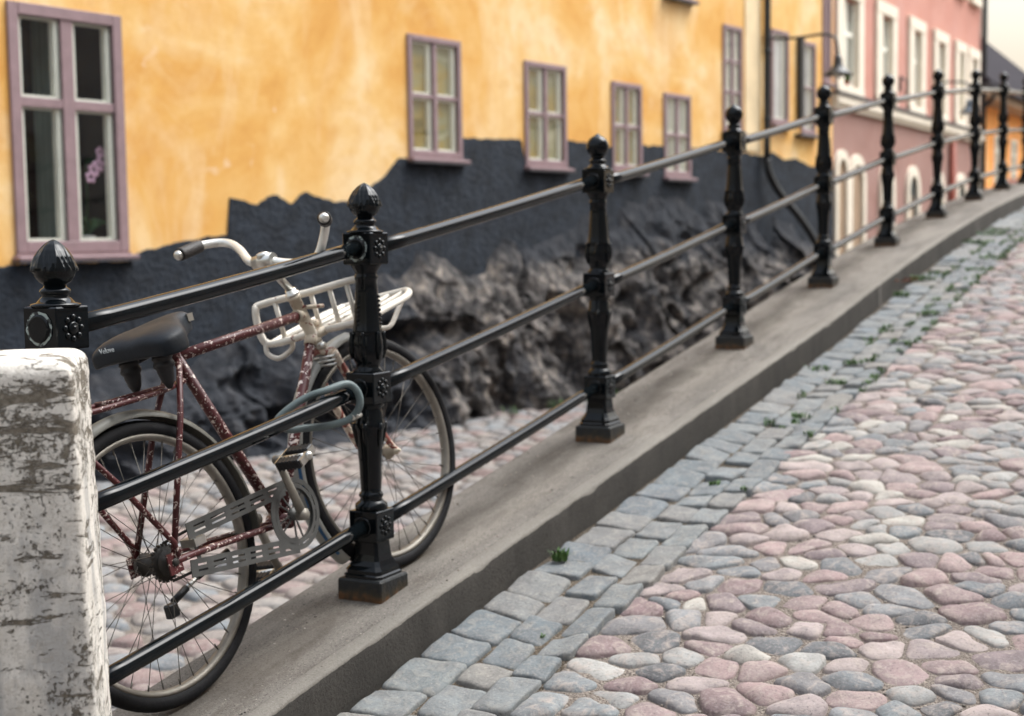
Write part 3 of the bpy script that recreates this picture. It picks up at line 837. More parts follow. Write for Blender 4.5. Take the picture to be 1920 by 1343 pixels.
for i in range(NA):
    a = -7 + 15.2 * i / (NA - 1); top = interp(ROCKTOP, a) + .12 * MN.noise(Vector((a * 2.2, 0, 5))) + .05 * MN.noise(Vector((a * 8, 0, 9)))
    for j in range(NZ):
        t = j / (NZ - 1); z = -0.1 + (top + 0.1) * t
        p = Vector((a * 1.15 + z * .9, z * .85 - a * .3, 2.2)) + MN.noise_vector(Vector((a * 1.7, z * 1.7, 0))) * .1
        h1, s1, c1 = facet(p); h2, s2, c2 = facet(p * 2.7 + Vector((5, 1, 3))); h3, s3, c3 = facet(p * 7 + Vector((1, 8, 3)))
        q = Vector((a * 1.5 + z * .4, z * .8, 4))
        big = MN.noise(q) * .20 + (1 - abs(MN.noise(q * 2.1 + Vector((3, 0, 1)))) * 2) * .07
        tb = MN.turbulence(Vector((a * 2.6, z * 3.0, 1)), 4, True); st_ = MN.noise(Vector((a * 4.4 + z * 1.8, z * 2.6, 1))); st2 = MN.noise(Vector((a * 16, z * 13, 1)))
        crev = max(0.0, MN.noise(Vector((a * 1.9 + 3, z * 3.4, 7))) - .12) * .55
        o = 0.16 + 0.40 * (1 - t) ** 1.1 + big + .10 * h1 + .20 * s1 - .10 * tb + .07 * st_ + .02 * st2 + .04 * h2 + .09 * s2 + .03 * s3 - crev
        o = max(o, .02) * min(1.0, (1 - t) * 2.4 + .06)
        vs.append((a + .03 * h2, -o, z + (0.03 * h2 if 0 < j < NZ - 1 else 0)))
for i in range(NA - 1):
    for j in range(NZ - 1): fs.append((i * NZ + j, (i + 1) * NZ + j, (i + 1) * NZ + j + 1, i * NZ + j + 1))
mb.add(vs, fs, False)
tag(mb.build('rock_outcrop', MI['rock'], None, WM), kind='structure')
mb = MB()
for a, n in ((1.75, 40), (.7, 20), (.95, 14), (1.35, 16), (.1, 10)):
    blades(mb, a, -.55 - random.random() * .1, 0.0, .07, n * 2, .1)
tag(mb.build('wall_weeds', MI['weed'], None, WM), 'small green weeds at the foot of the dark rock', 'weeds', kind='stuff')

# ------------------------------------------------------------------ walls with openings and windows
def wall_mesh(a0, a1, z0, z1, holes, depth=1.3):
    xs = sorted({a0, a1, *[h[0] for h in holes], *[h[1] for h in holes]}); zs = sorted({z0, z1, *[h[2] for h in holes], *[h[3] for h in holes]})
    mb = MB()
    inh = lambda x, z: any(h[0] < x < h[1] and h[2] < z < h[3] for h in holes)
    for i in range(len(xs) - 1):
        for j in range(len(zs) - 1):
            if not inh((xs[i] + xs[i + 1]) / 2, (zs[j] + zs[j + 1]) / 2):
                mb.add([(xs[i], 0, zs[j]), (xs[i + 1], 0, zs[j]), (xs[i + 1], 0, zs[j + 1]), (xs[i], 0, zs[j + 1])], [(0, 1, 2, 3)])
    for h in holes:
        x0, x1, y, q, r = h[0], h[1], 0.16, h[2], h[3]
        mb.add([(x0, 0, q), (x1, 0, q), (x1, 0, r), (x0, 0, r), (x0, y, q), (x1, y, q), (x1, y, r), (x0, y, r)],
               [(0, 4, 5, 1), (1, 5, 6, 2), (2, 6, 7, 3), (3, 7, 4, 0)])
    mb.add([(a0, 0, z0), (a1, 0, z0), (a1, 0, z1), (a0, 0, z1), (a0, depth, z0), (a1, depth, z0), (a1, depth, z1), (a0, depth, z1)],
           [(0, 3, 7, 4), (1, 5, 6, 2), (3, 2, 6, 7), (4, 7, 6, 5)])
    return mb
def backing_mat(name, cols, sc_=2.0, stretch=(1, 1, 1)):
    t = NT(name, 0.9, 0.1)
    n = t.noise(sc_, 4, 0.6, 0.6, t.mapped(stretch))
    t.color(t.ramp(n, [(0.32 + 0.36 * i / (len(cols) - 1), c) for i, c in enumerate(cols)])); return t.m
MI['olive'] = backing_mat('ochre_pane_reflection', [S(112, 98, 56), S(158, 136, 80), S(146, 142, 108), S(176, 170, 142)], 1.6, (1, 1, 2.2))  # ochre reflection of house fronts, painted on a sheet behind the glass
MI['pale'] = backing_mat('pale_net_curtain', [S(170, 170, 160), S(200, 200, 192), S(220, 219, 210)], 2.0, (2, 1, .5))
MI['grey'] = backing_mat('grey_blind', [S(172, 170, 172), S(194, 192, 192), S(208, 206, 204)], 2.0)
def window(parent, a0, a1, z0, z1, cols=2, rows=(0.5,), back='olive', fr=0.055, proud=0.022, sill=True, frm='lilac', bar=0.035, inner=True, inner_d=0.06):
    """casement window set into the wall: frame (the part) > panes, inner sashes, backing sheet, sill"""
    mb = MB(); yb = .008
    mb.box(a0, a0 + fr, -proud, yb, z0, z1, 0, .004); mb.box(a1 - fr, a1, -proud, yb, z0, z1, 0, .004)
    mb.box(a0 + fr, a1 - fr, -proud - .002, yb, z1 - fr, z1, 0, .004); mb.box(a0 + fr, a1 - fr, -proud + .002, yb, z0, z0 + fr, 0, .004)
    zi0, zi1 = z0 + fr, z1 - fr; xi0, xi1 = a0 + fr, a1 - fr
    xs = [xi0 + (xi1 - xi0) * i / cols for i in range(cols + 1)]
    zs = [zi0] + [zi0 + (zi1 - zi0) * r for r in rows] + [zi1]
    for x in xs[1:-1]: mb.box(x - bar * .75, x + bar * .75, -proud * .6, yb - .001, zi0, zi1, 0, .003)
    for z in zs[1:-1]:
        for i in range(cols):
            mb.box(xs[i] + (bar * .75 if i else 0), xs[i + 1] - (bar * .75 if i < cols - 1 else 0), -proud * .45, yb - .002, z - bar * .5, z + bar * .5, 0, .003)
    f = mb.build('window', MI[frm], parent)
    for i in range(cols):
        for k in range(len(zs) - 1):
            pb = MB(); tw = random.uniform(-.002, .002)
            pb.add([(xs[i], tw, zs[k]), (xs[i + 1], -tw, zs[k]), (xs[i + 1], .001 - tw, zs[k + 1]), (xs[i], .001 + tw, zs[k + 1])], [(0, 1, 2, 3)])
            pb.build('pane', MI['glass'], f)
    if inner:
        ib = MB(); s_ = .036 if (a1 - a0) > .45 else .02
        for i in range(cols):
            l_ = xs[i] + (bar * .75 if i else 0.002); r_ = xs[i + 1] - (bar * .75 if i < cols - 1 else 0.002)
            for k in range(len(zs) - 1):
                b_ = zs[k] + (bar * .5 if k else .002); t_ = zs[k + 1] - (bar * .5 if k < len(zs) - 2 else .002)
                y0, y1 = .018, .010 + inner_d
                ib.box(l_, l_ + s_, y0, y1, b_, t_); ib.box(r_ - s_, r_, y0, y1, b_, t_)
                ib.box(l_ + s_, r_ - s_, y0, y1, b_, b_ + s_ * .5); ib.box(l_ + s_, r_ - s_, y0, y1, t_ - s_ * .3, t_)
        ib.build('inner_sash', MI['whiteframe'], f)
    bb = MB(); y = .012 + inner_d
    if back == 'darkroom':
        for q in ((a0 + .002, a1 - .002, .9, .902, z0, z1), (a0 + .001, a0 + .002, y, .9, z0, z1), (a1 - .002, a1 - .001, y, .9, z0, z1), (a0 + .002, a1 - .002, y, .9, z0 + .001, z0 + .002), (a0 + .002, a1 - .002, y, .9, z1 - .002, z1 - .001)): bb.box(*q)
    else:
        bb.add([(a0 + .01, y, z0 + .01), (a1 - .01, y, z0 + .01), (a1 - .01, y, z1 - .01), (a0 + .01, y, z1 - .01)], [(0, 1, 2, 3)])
    bb.build('dark_room' if back == 'darkroom' else 'pane_backing', MI[back], f)  # sheet behind the panes; the olive one is a painted reflection
    if sill:
        sb = MB(); sb.box(a0 - .03, a1 + .03, -.085, -.001, z0 - .045, z0 - .02, 0, .004); sb.box(a0 - .01, a1 + .01, -proud - .005, -.001, z0 - .02, z0 - .003, 0)
        sb.build('sill', MI[frm], f)
        db = MB(); db.box(a0 - .035, a1 + .035, -.09, -.001, z0 - .062, z0 - .048); db.build('drip_edge', MI['zinc'], f)
    return f

# ------------------------------------------------------------------ yellow house
yh = thing('yellow_house', 'ochre yellow plastered house with ragged dark grey base and mauve windows', 'house', WM)
YW = [  # a0, a1, z0, z1, rows, backing
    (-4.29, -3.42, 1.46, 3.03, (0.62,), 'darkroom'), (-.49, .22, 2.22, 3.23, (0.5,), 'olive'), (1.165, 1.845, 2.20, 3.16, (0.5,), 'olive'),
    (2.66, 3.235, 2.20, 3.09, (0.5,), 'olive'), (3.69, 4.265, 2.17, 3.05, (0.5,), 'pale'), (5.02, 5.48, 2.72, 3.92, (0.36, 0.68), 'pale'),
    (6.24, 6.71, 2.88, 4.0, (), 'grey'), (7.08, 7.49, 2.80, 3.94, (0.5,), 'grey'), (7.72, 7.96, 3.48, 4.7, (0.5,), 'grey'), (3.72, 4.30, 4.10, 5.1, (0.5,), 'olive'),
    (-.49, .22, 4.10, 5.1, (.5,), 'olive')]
recalc(wall_mesh(-7, 8.05, -.1, 8.5, [w_[:4] for w_ in YW]).build('wall', MI['yellow'], yh))
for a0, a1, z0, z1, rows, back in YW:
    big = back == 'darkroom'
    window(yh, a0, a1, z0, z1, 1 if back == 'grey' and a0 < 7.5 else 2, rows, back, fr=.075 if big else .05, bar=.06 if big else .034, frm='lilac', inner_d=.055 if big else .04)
mb = MB(); n_ = 40
vs = [(-3.82 + .36 * i / n_, .42 + .015 * math.sin(i * 1.3), z) for i in range(n_ + 1) for z in (1.47, 3.0)]
mb.add(vs, [(2 * i, 2 * i + 2, 2 * i + 3, 2 * i + 1) for i in range(n_)], True); mb.build('window_backdrop', MI['green_reflection'], yh)  # added sheet; its colour stands for the reflection in the right panes
# ragged dark base coat, a skin of paint-thick plaster over the yellow
BND = [(-7, 1.3), (-4.9, 1.33), (-4.41, 1.38), (-4.3, 1.392), (-3.42, 1.392), (-3.38, 1.44), (-3.0, 1.52), (-2.53, 1.57), (-2.50, 1.84), (-2.36, 1.82), (-2.23, 1.79), (-2.12, 1.85), (-2.01, 1.86), (-1.88, 1.80), (-1.78, 1.87),
       (-1.7, 1.89), (-1.5, 1.84), (-1.26, 1.82), (-1.0, 1.93), (-.8, 2.04), (-.63, 2.19), (-.50, 2.20), (-.44, 2.165), (.17, 2.165), (.20, 2.40), (.6, 2.41), (1.1, 2.43), (1.19, 2.145), (1.81, 2.145), (1.82, 2.46), (2.2, 2.45),
       (2.67, 2.43), (2.69, 2.145), (3.2, 2.145), (3.22, 2.47), (3.68, 2.48), (3.72, 2.115), (4.23, 2.115), (4.24, 2.49), (4.8, 2.48), (5.5, 2.49), (5.96, 2.46), (6.3, 2.52), (6.6, 2.44), (6.91, 2.47), (7.4, 2.38), (7.83, 2.41), (8.049, 2.38)]
mb = MB(); vs, fs = [], []; N_ = 900
for i in range(N_):
    a = -7 + 15.049 * i / (N_ - 1); z = interp(BND, a) + .016 * MN.noise(Vector((a * 9, 0, 0))) + .008 * MN.noise(Vector((a * 30, 3, 0)))
    vs += [(a, -.012, 0.2), (a, -.012, z - .006), (a, -.001, z)]
for i in range(N_ - 1):
    for j in (0, 1): fs.append((i * 3 + j, i * 3 + 3 + j, i * 3 + 4 + j, i * 3 + 1 + j))
mb.add(vs, fs, False); mb.build('dark_plinth', MI['darkbase'], yh)
# pale strip beside the downpipe
mb = MB(); mb.box(5.56, 5.93, -.014, -.001, 2.51, 8.49); mb.build('quoin', MI['cream_plaster'], yh)
mb = MB(); mb.tube([(6.03, -.07, 8.4), (6.02, -.07, 5), (6.0, -.07, 2.6), (5.98, -.08, 2.40)], .042, 14)
mb.tube(smooth_path([(5.98, -.08, 2.42), (6.0, -.10, 2.25), (6.16, -.16, 2.02), (6.42, -.3, 1.72), (6.62, -.40, 1.45), (6.9, -.55, 1.0), (7.0, -.6, .7)]), .046, 14)
for z in (2.9, 3.7, 4.6, 5.6): mb.lathe([(.05, -.02), (.05, .02)], 14, Matrix.Translation((6.01, -.07, z)))
mb.build('downpipe', MI['pipe'], yh)
mb = MB(); mb.box(6.96, 7.075, -.06, -.001, 2.9, 3.98, 0, .004); mb.build('shutter', MI['pipe'], yh)
mb = MB(); mb.box(6.9, 7.5, -.10, -.001, 2.74, 2.775, 0, .003); mb.build('ledge', MI['zinc'], yh)

# ------------------------------------------------------------------ orchid and plant behind the big window
MI['petal'] = mat_plain('pink_petal', S(182, 146, 168), 0.6, 0.2, 30, 0); MI['leafg'] = mat_plain('dark_leaf', (0.02, 0.07, 0.025, 1), 0.5, 0.3, 20, 0); MI['pot'] = mat_plain('white_pot', S(200, 200, 196), 0.4, 0.1, 8, 0)
def plant(a, name, label, cat, flowers, h):
    t = thing(name, label, cat, WM @ Matrix.Translation((a, .17, 1.46)))
    mb = MB(); mb.lathe([(.045, 0), (.06, .1), (.062, .11), (.055, .11), (.05, .09)], 18); mb.build('pot', MI['pot'], t)
    mb = MB()
    for k in range(11):
        an = k * 2.4; L = random.uniform(.12, .2); c, s_ = math.cos(an), math.sin(an)
        pts_ = [(0, 0, .1), (c * L * .4, s_ * L * .3, .1 + L * .55), (c * L, s_ * L * .6, .1 + L * .6)]
        mb.tube(smooth_path(pts_, 5), [.006, .012, .018, .022, .024, .024, .022, .02, .014, .008, .003][:11], 8, flat=.2)
    mb.build('leaf_cluster', MI['leafg'], t)
    if flowers:
        mb = MB(); mb.tube(smooth_path([(0, 0, .1), (.02, 0, .35), (.01, -.02, .6), (.05, -.06, h), (.09, -.1, h + .03)]), .005, 6); mb.build('stem', MI['leafg'], t)
        mb = MB()
        for (fx, fz, sc_) in ((.02, h - .05, 1), (.06, h - .02, 1.0), (.09, h + .02, .9), (-.01, h - .1, .9), (.07, h + .07, .7)):
            for k in range(5):
                an = k * 1.2566 + .3; c, s_ = math.cos(an) * .032 * sc_, math.sin(an) * .032 * sc_
                mb.lathe([(.0005, -.005), (.018 * sc_, -.002), (.02 * sc_, 0), (.018 * sc_, .002), (.0005, .005)], 9, Matrix.Translation((fx + c, -.09, fz + s_)) @ Matrix.Rotation(math.pi / 2, 4, 'X'))
        mb.build('flower', MI['petal'], t)
    return t
plant(-3.63, 'orchid', 'pink flowering orchid in a white pot behind the big mauve window', 'orchid', True, .60)

# ------------------------------------------------------------------ wall lamps
def lamp(name, label, M, arm, shade_at, r, mat):
    t = thing(name, label, 'wall lamp', M)
    mb = MB(); mb.tube(smooth_path(arm, 6), .017, 10); mb.lathe([(.05, -.01), (.05, .015), (.03, .02)], 16, Matrix.Translation(arm[0]) @ Matrix.Rotation(math.pi / 2, 4, 'X')); mb.build('bracket_arm', MI['lampiron'], t)
    T = Matrix.Translation(shade_at)
    mb = MB(); mb.lathe([(.03, .22), (.045, .18), (.05, .14), (.055, .10), (r * .55, .05), (r * .85, .02), (r, 0), (r, -.012), (r * .8, .004), (r * .4, .03), (.05, .04)], 28, T); s_ = mb.build('lamp_shade', mat, t)
    mb = MB(); mb.lathe([(.045, .04), (.06, .0), (.055, -.03), (.03, -.05), (.002, -.055)], 18, T); mb.build('bulb', MI['opal'], t)
    return t
lamp('wall_lamp', 'dark gooseneck street lamp on the yellow house beside the black downpipe', WM @ Matrix.Translation((6.03, 0, 0)),
     [(.05, -.05, 3.90), (.06, -.14, 3.85), (.1, -.4, 3.84), (.12, -.72, 3.85), (.13, -.86, 3.80), (.135, -.90, 3.66), (.135, -.90, 3.58)], (.135, -.90, 3.38), .165, MI['lampiron'])

# ------------------------------------------------------------------ pink house
PAZ = math.radians(29.5)
wq = WM @ Vector((8.0, 0, 0))
PKM = frame(PAZ, (wq.x, wq.y, 0))
ph = thing('pink_house', 'pink plastered house with cream window surrounds and a white string course', 'house', PKM)
PW = [(.13, 1.38), (2.05, 3.18), (3.92, 4.96), (5.56, 6.6), (7.15, 8.05), (8.2, 9.18)]
ops = [(a + .28, b - .24, 3.52, 4.66) for a, b in PW]
ops2 = [(a + .2, b - .2, 5.86, 7.2) for a, b in PW]
recalc(wall_mesh(0.0, 9.45, 3.3, 9.5, ops + ops2).build('wall', MI['pink_up'], ph))
recalc(wall_mesh(0.0, 9.45, -.1, 3.298, []).build('lower_wall', MI['pink_low'], ph))
mb = MB(); mb.box(-.02, 9.47, -.10, -.001, 3.23, 3.345, 0, .006); mb.box(-.02, 9.47, -.06, -.001, 3.17, 3.228, 0, .004); sc_ = mb.build('string_course', MI['cream'], ph)
mb = MB(); mb.box(-.02, 9.47, -.125, -.001, 3.348, 3.385); mb.build('flashing', MI['zinc'], sc_)
for (a, b), o, o2 in zip(PW, ops, ops2):
    mb = MB(); z1 = 4.86
    mb.box(a, o[0] + .012, -.05, .03, 3.39, z1 - .18, 0, .006); mb.box(o[1] - .012, b, -.05, .03, 3.39, z1 - .18, 0, .006); mb.box(a, b, -.055, -.001, z1 - .178, z1, 0, .006)
    mb.box(a, b, -.06, .10, 3.39, 3.50, 0, .005)
    wdw = mb.build('window_surround', MI['cream'], ph)
    bb = MB()
    x0, x1, q, r = o[0] + .013, o[1] - .013, 3.502, o[3] - .002
    cx = (x0 + x1) / 2; zt = q + (r - q) * .62
    for u, v, s_, t_ in ((x0, x0 + .05, q, r), (x1 - .05, x1, q, r), (cx - .035, cx + .035, q, r)): bb.box(u, v, .03, .07, s_, t_)
    bb.box(x0 + .05, x1 - .05, 0.032, .068, zt - .03, zt + .03); bb.box(x0 + .05, x1 - .05, 0.032, .068, q, q + .06)
    bb.build('casement', MI['whiteframe'], wdw)
    gb = MB(); gb.add([(x0, .05, q), (x1, .05, q), (x1, .05, r), (x0, .05, r)], [(0, 1, 2, 3)]); gb.build('pane', MI['glass'], wdw)
    gb = MB(); gb.add([(x0, .09, q), (x1, .09, q), (x1, .09, r - .25), (x0, .09, r - .25)], [(0, 1, 2, 3)]); gb.build('window_backdrop', MI['pale'], wdw)
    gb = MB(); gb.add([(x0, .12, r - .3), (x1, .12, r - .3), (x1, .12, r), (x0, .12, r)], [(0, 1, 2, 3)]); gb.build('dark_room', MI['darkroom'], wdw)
    window(ph, o2[0] + .002, o2[1] - .002, o2[2], o2[3], 2, (.6,), 'pale', frm='whiteframe', inner=False)
    mb = MB(); mb.box(o2[0] - .12, o2[1] + .12, -.09, -.001, o2[2] - .22, o2[2] - .065, 0, .005); mb.build('window_ledge', MI['cream'], ph)
# a little plant pot on the nearest pink window's ledge
t = thing('potted_plant', 'small green plant on the ledge of the nearest pink house window', 'plant', PKM @ Matrix.Translation((.66, -.015, 3.50)))
mb = MB(); mb.lathe([(.028, 0), (.037, .06), (.034, .062), (.03, .05)], 14); mb.build('pot', MI['redpipe'], t)
mb = MB(); blades(mb, 0, 0, .05, .03, 90, .17); mb.build('leaf_cluster', MI['weed'], t)
def arch_pts(c, hw, z0, zs, n=10, rise=None):
    rise = rise or hw
    return [(c + hw, z0)] + [(c + hw * math.cos(math.pi * k / n), zs + rise * math.sin(math.pi * k / n)) for k in range(n + 1)] + [(c - hw, z0)]
def arched(c, hw, z0, zs, fill, name, wdt=.16):
    o = arch_pts(c, hw + wdt, z0, zs, 12); i = arch_pts(c, hw, z0, zs, 12)
    mb = MB(); n = len(o)
    vs = [(a, -.05, z) for a, z in o] + [(a, -.05, z) for a, z in i] + [(a, -.001, z) for a, z in o] + [(a, -.001, z) for a, z in i]
    fs = []
    for k in range(n - 1):
        fs += [(k, k + 1, n + k + 1, n + k), (2 * n + k, 2 * n + k + 1, k + 1, k), (n + k, n + k + 1, 3 * n + k + 1, 3 * n + k)]
    mb.add(vs, fs, False); p = recalc(mb.build(name, MI['cream'], ph))
    mb = MB(); mb.add([(a, -.006, z) for a, z in i], [tuple(range(len(i)))]); mb.build('door_leaf' if name == 'doorway' else 'pane', MI[fill], p)
    return p
d1 = arched(.40, .20, 0, 2.32, 'beige', 'doorway', .12); d2 = arched(1.12, .27, 0, 2.20, 'beige', 'doorway', .14)
for c in (2.72, 4.27, 6.0, 7.75):
    p = arched(c, .26, 1.2, 2.16, 'darkroom', 'arched_window', .15)
    mb = MB(); mb.box(c - .03, c + .03, -.02, -.008, 1.2, 2.1); mb.box(c - .26, c - .03, -.02, -.008, 1.2, 1.95 if c > 3 else 2.0); mb.build('shutter', MI['beige'] if c > 3 else MI['grey'], p)
mb = MB(); mb.tube([(6.9, -.06, 3.1), (6.9, -.06, 1.5), (6.9, -.06, .3)], .055, 12); mb.build('downpipe', MI['redpipe'], ph)
mb = MB(); mb.tube([(9.4, -.07, 9.4), (9.4, -.07, 5), (9.4, -.07, .3)], .05, 12); mb.build('downpipe', MI['pipe'], ph)
mb = MB(); mb.box(-.1, 9.55, -.35, .5, 9.5, 9.75); mb.box(0, 9.45, -.2, .4, 9.75, 9.8); mb.build('eaves', MI['roof'], ph)
lamp('wall_lamp', 'small blue grey lamp hanging low on the pink house', PKM @ Matrix.Translation((6.05, 0, 0)),
     [(0, -.02, 3.98), (0, -.12, 4.02), (0, -.42, 4.0), (.0, -.50, 3.9), (.0, -.50, 3.78)], (.0, -.50, 3.5), .15, MI['lampblue'])
t = thing('wall_bracket', 'small dark iron bracket fixed to the pink wall between two windows', 'bracket', PKM @ Matrix.Translation((3.5, 0, 3.62)))
mb = MB(); mb.box(-.03, .03, -.03, -.001, .05, .28, 0, .005); mb.build('mounting_plate', MI['lampiron'], t)
mb = MB(); mb.tube(smooth_path([(0, -.03, .25), (.0, -.1, .2), (.02, -.1, .1), (.1, -.06, .0), (.22, -.03, -.05)]), .014, 8); mb.build('hook', MI['lampiron'], t)

# ------------------------------------------------------------------ house across the street, added out of view to block sky light
def opp():
    M_ = FM @ Matrix.Translation((0, -5.6, 0)) @ Matrix.Rotation(math.pi, 4, 'Z')
    t = thing('unseen_opposite_house', 'tall beige plastered house, unseen, added along the right side of the cobbled street to shade it', 'house', M_)
    holes = [(x, x + .9, z, z + 1.5) for x in (-11, -8, -5, -2, 1, 4, 7) for z in (1.6, 4.8)]
    recalc(wall_mesh(-13, 11, -2, 7.5, holes).build('wall', MI['grey'], t))
    for o in holes: window(t, *o, 2, (.62,), 'pale', frm='lilac')
opp()

# ------------------------------------------------------------------ orange house beyond
OM = frame(PAZ, tuple(PKM @ Vector((9.5, 0.35, 0))))
oh = thing('orange_house', 'low orange plastered house with a dark pitched roof at the far end', 'house', OM)
OW = [(1.55, 2.2, 2.35, 3.55), (3.15, 3.8, 2.35, 3.55), (5.0, 5.65, 2.35, 3.55)]
recalc(wall_mesh(0, 14, -.1, 4.2, OW).build('wall', MI['orange'], oh))
for o in OW: window(oh, *o, 2, (.4, .75), 'pale', frm='whiteframe', inner=False)
mb = MB(); mb.box(-.1, 14.1, -.42, .0, 4.1, 4.28, 0); ev = mb.build('eaves', MI['beige'], oh)
mb = MB(); mb.prism([(-.55, 4.30), (-.55, 4.36), (2.6, 7.1), (5.8, 4.36), (5.8, 4.30)], -.2, 14.2, lambda y, z, x: (x, y, z)); recalc(mb.build('roof', MI['roof'], oh))
mb = MB(); mb.tube([(-.2, -.5, 4.27), (14.2, -.5, 4.27)], .06, 10); mb.build('gutter_pipe', MI['zinc'], oh)
mb = MB(); mb.tube(smooth_path([(.72, -.45, 4.2), (.70, -.38, 4.02), (.66, -.1, 3.8), (.66, -.07, 3.6), (.66, -.07, .3)]), .045, 10); mb.build('downpipe', MI['pipe'], oh)
mb = MB(); mb.box(3.9, 14, -.03, -.001, 2.60, 2.68); mb.build('band', MI['redpipe'], oh)

# ------------------------------------------------------------------ bicycle
dv = Vector((math.sin(AZ), math.cos(AZ), 0)); nv = Vector((math.cos(AZ), -math.sin(AZ), 0))
G = Vector(P2) + dv * -.745 + nv * -.053; G.z = sz(-.745) + .002
Hc = Vector(P2) + dv * .228 + nv * -.018; Hc.z = sz(.228) + .002
e = (Hc - G).normalized(); up = (Vector((0, 0, 1)) - e * e.z).normalized(); rt = e.cross(up)
LEAN = math.radians(10)
wv = math.cos(LEAN) * up - math.sin(LEAN) * rt; vv = math.cos(LEAN) * rt + math.sin(LEAN) * up
BM = Matrix(((e.x, -vv.x, wv.x, G.x), (e.y, -vv.y, wv.y, G.y), (e.z, -vv.z, wv.z, G.z), (0, 0, 0, 1)))
bike = thing('bicycle', 'old maroon bicycle with white paint splashes and a white front rack behind the railing', 'bicycle', BM)
def L(u, v, w_): return Vector((u, -v, w_))
MI['maroon'] = mat_chips('maroon_splashed_paint', S(80, 30, 31), S(196, 180, 170), S(60, 32, 22), 70, 0.595)
MI['maroon2'] = mat_chips('maroon_heavily_splashed_paint', S(84, 30, 32), S(216, 204, 196), S(60, 32, 24), 42, 0.55, squash=(1, 1, 1.6))
MI['rackwhite'] = mat_chips('chipped_white_paint', S(234, 227, 214), S(210, 200, 186), S(104, 44, 32), 60, 0.62)
MI['headwhite'] = mat_chips('rusty_white_paint', S(208, 194, 172), S(110, 50, 40), S(140, 92, 30), 40, 0.60)
MI['chrome'] = mat_plain('worn_chrome', S(205, 203, 196), 0.28, 0.12, 40, 0.05, 0.5, 0.9)
MI['bar_white'] = mat_plain('bright_handlebar', S(226, 224, 216), 0.3, 0.06, 30, 0.03, 0.5, 0.5)
MI['alloy'] = mat_plain('dull_alloy', S(126, 121, 112), 0.5, 0.2, 18, 0.1, 0.5, 0.5)
MI['fender'] = mat_plain('grey_fender', S(142, 142, 136), 0.5, 0.22, 9, 0.12, 0.5, 0.15)
MI['bluestripe'] = mat_plain('blue_stripe', S(40, 82, 120), 0.5, 0.2, 20, 0)
MI['rubber'] = mat_plain('tyre_rubber', (0.006, 0.006, 0.007, 1), 0.7, 0.3, 30, 0.3, 0.22)
MI['grease'] = mat_plain('greasy_hub', (0.022, 0.018, 0.014, 1), 0.55, 0.5, 30, 0.3)
MI['guard'] = mat_plain('grey_chain_guard', S(78, 78, 76), 0.5, 0.25, 14, 0.1, 0.4, 0.2)
MI['spoke'] = mat_plain('dark_spoke', S(96, 92, 86), 0.45, 0.2, 20, 0, 0.5, 0.7)
MI['saddle'] = mat_plain('navy_black_vinyl', (0.008, 0.011, 0.015, 1), 0.5, 0.2, 20, 0.3, 0.22, 0, 160, 0.002)
MI['black'] = mat_plain('black_plastic', (0.012, 0.012, 0.013, 1), 0.5, 0.3, 20, 0.1)
MI['browngrip'] = mat_plain('dark_brown_grip', (0.022, 0.018, 0.016, 1), 0.6, 0.3, 60, 0.3)
MI['letter'] = mat_plain('pale_print', S(190, 196, 196), 0.6, 0.05, 10, 0)
MI['lock'] = mat_plain('grey_green_cable', S(92, 104, 104), 0.5, 0.15, 20, 0.1)
RW = .355
def wheel(cu, steer, rimmat):
    T = Matrix.Translation(L(cu, 0, RW)) @ Matrix.Rotation(-steer, 4, 'Z')
    tp = lambda x, y, z: T @ Vector((x, y, z))
    N = 72
    ring = lambda r, y=0: [tp(r * math.cos(2 * math.pi * k / N), y, r * math.sin(2 * math.pi * k / N)) for k in range(N)]
    mb = MB(); vs, fs = [], []
    prof = [(.320, -.012), (.321, -.014), (.313, -.0145), (.306, -.010), (.304, 0), (.306, .010), (.313, .0145), (.321, .014), (.320, .012), (.314, 0)]
    for k in range(N):
        a = 2 * math.pi * k / N
        vs += [tp(r * math.cos(a), y, r * math.sin(a)) for r, y in prof]
    m_ = len(prof)
    for k in range(N):
        for j in range(m_): fs.append((k * m_ + j, k * m_ + (j + 1) % m_, ((k + 1) % N) * m_ + (j + 1) % m_, ((k + 1) % N) * m_ + j))
    mb.add(vs, fs, True); wb = recalc(mb.build('wheel', rimmat, bike))
    mb = MB(); mb.tube(ring(.3345), .0205, 14, closed=True); mb.build('tyre', MI['rubber'], wb)
    mb = MB()
    for k in range(36):
        a = 2 * math.pi * (k + .5) / 36; side = 1 if k % 2 else -1; b = a + (1.25 if (k // 2) % 2 else -1.25)
        mb.tube([tp(.305 * math.cos(a), .003 * side, .305 * math.sin(a)), tp(.022 * math.cos(b), .030 * side, .022 * math.sin(b))], .00105, 5)
        mb.tube([tp(.306 * math.cos(a), .002 * side, .306 * math.sin(a)), tp(.288 * math.cos(a + .01 * side), .004 * side, .288 * math.sin(a + .01))], .0021, 5)
    mb.build('spoke_set', MI['spoke'], wb)
    return wb, T
rw, TR = wheel(0, 0, MI['alloy']); fwl, TF = wheel(.985, math.radians(4), MI['alloy'])
RX = Matrix.Rotation(math.pi / 2, 4, 'X')
mb = MB(); mb.lathe([(.006, -.075), (.009, -.06), (.016, -.058), (.030, -.035), (.030, -.03), (.024, -.025), (.022, .02), (.030, .026), (.030, .03), (.044, .034), (.044, .037), (.03, .04), (.034, .045), (.034, .048), (.014, .055), (.010, .062), (.010, .074), (.006, .076)], 24, TR @ RX)
for k in range(22):
    a = k * 2 * math.pi / 22; mb.box(.041, .048, -.003, .003, .032, .038, M=TR @ RX @ Matrix.Rotation(a, 4, 'Z'))
mb.build('hub', MI['grease'], rw)
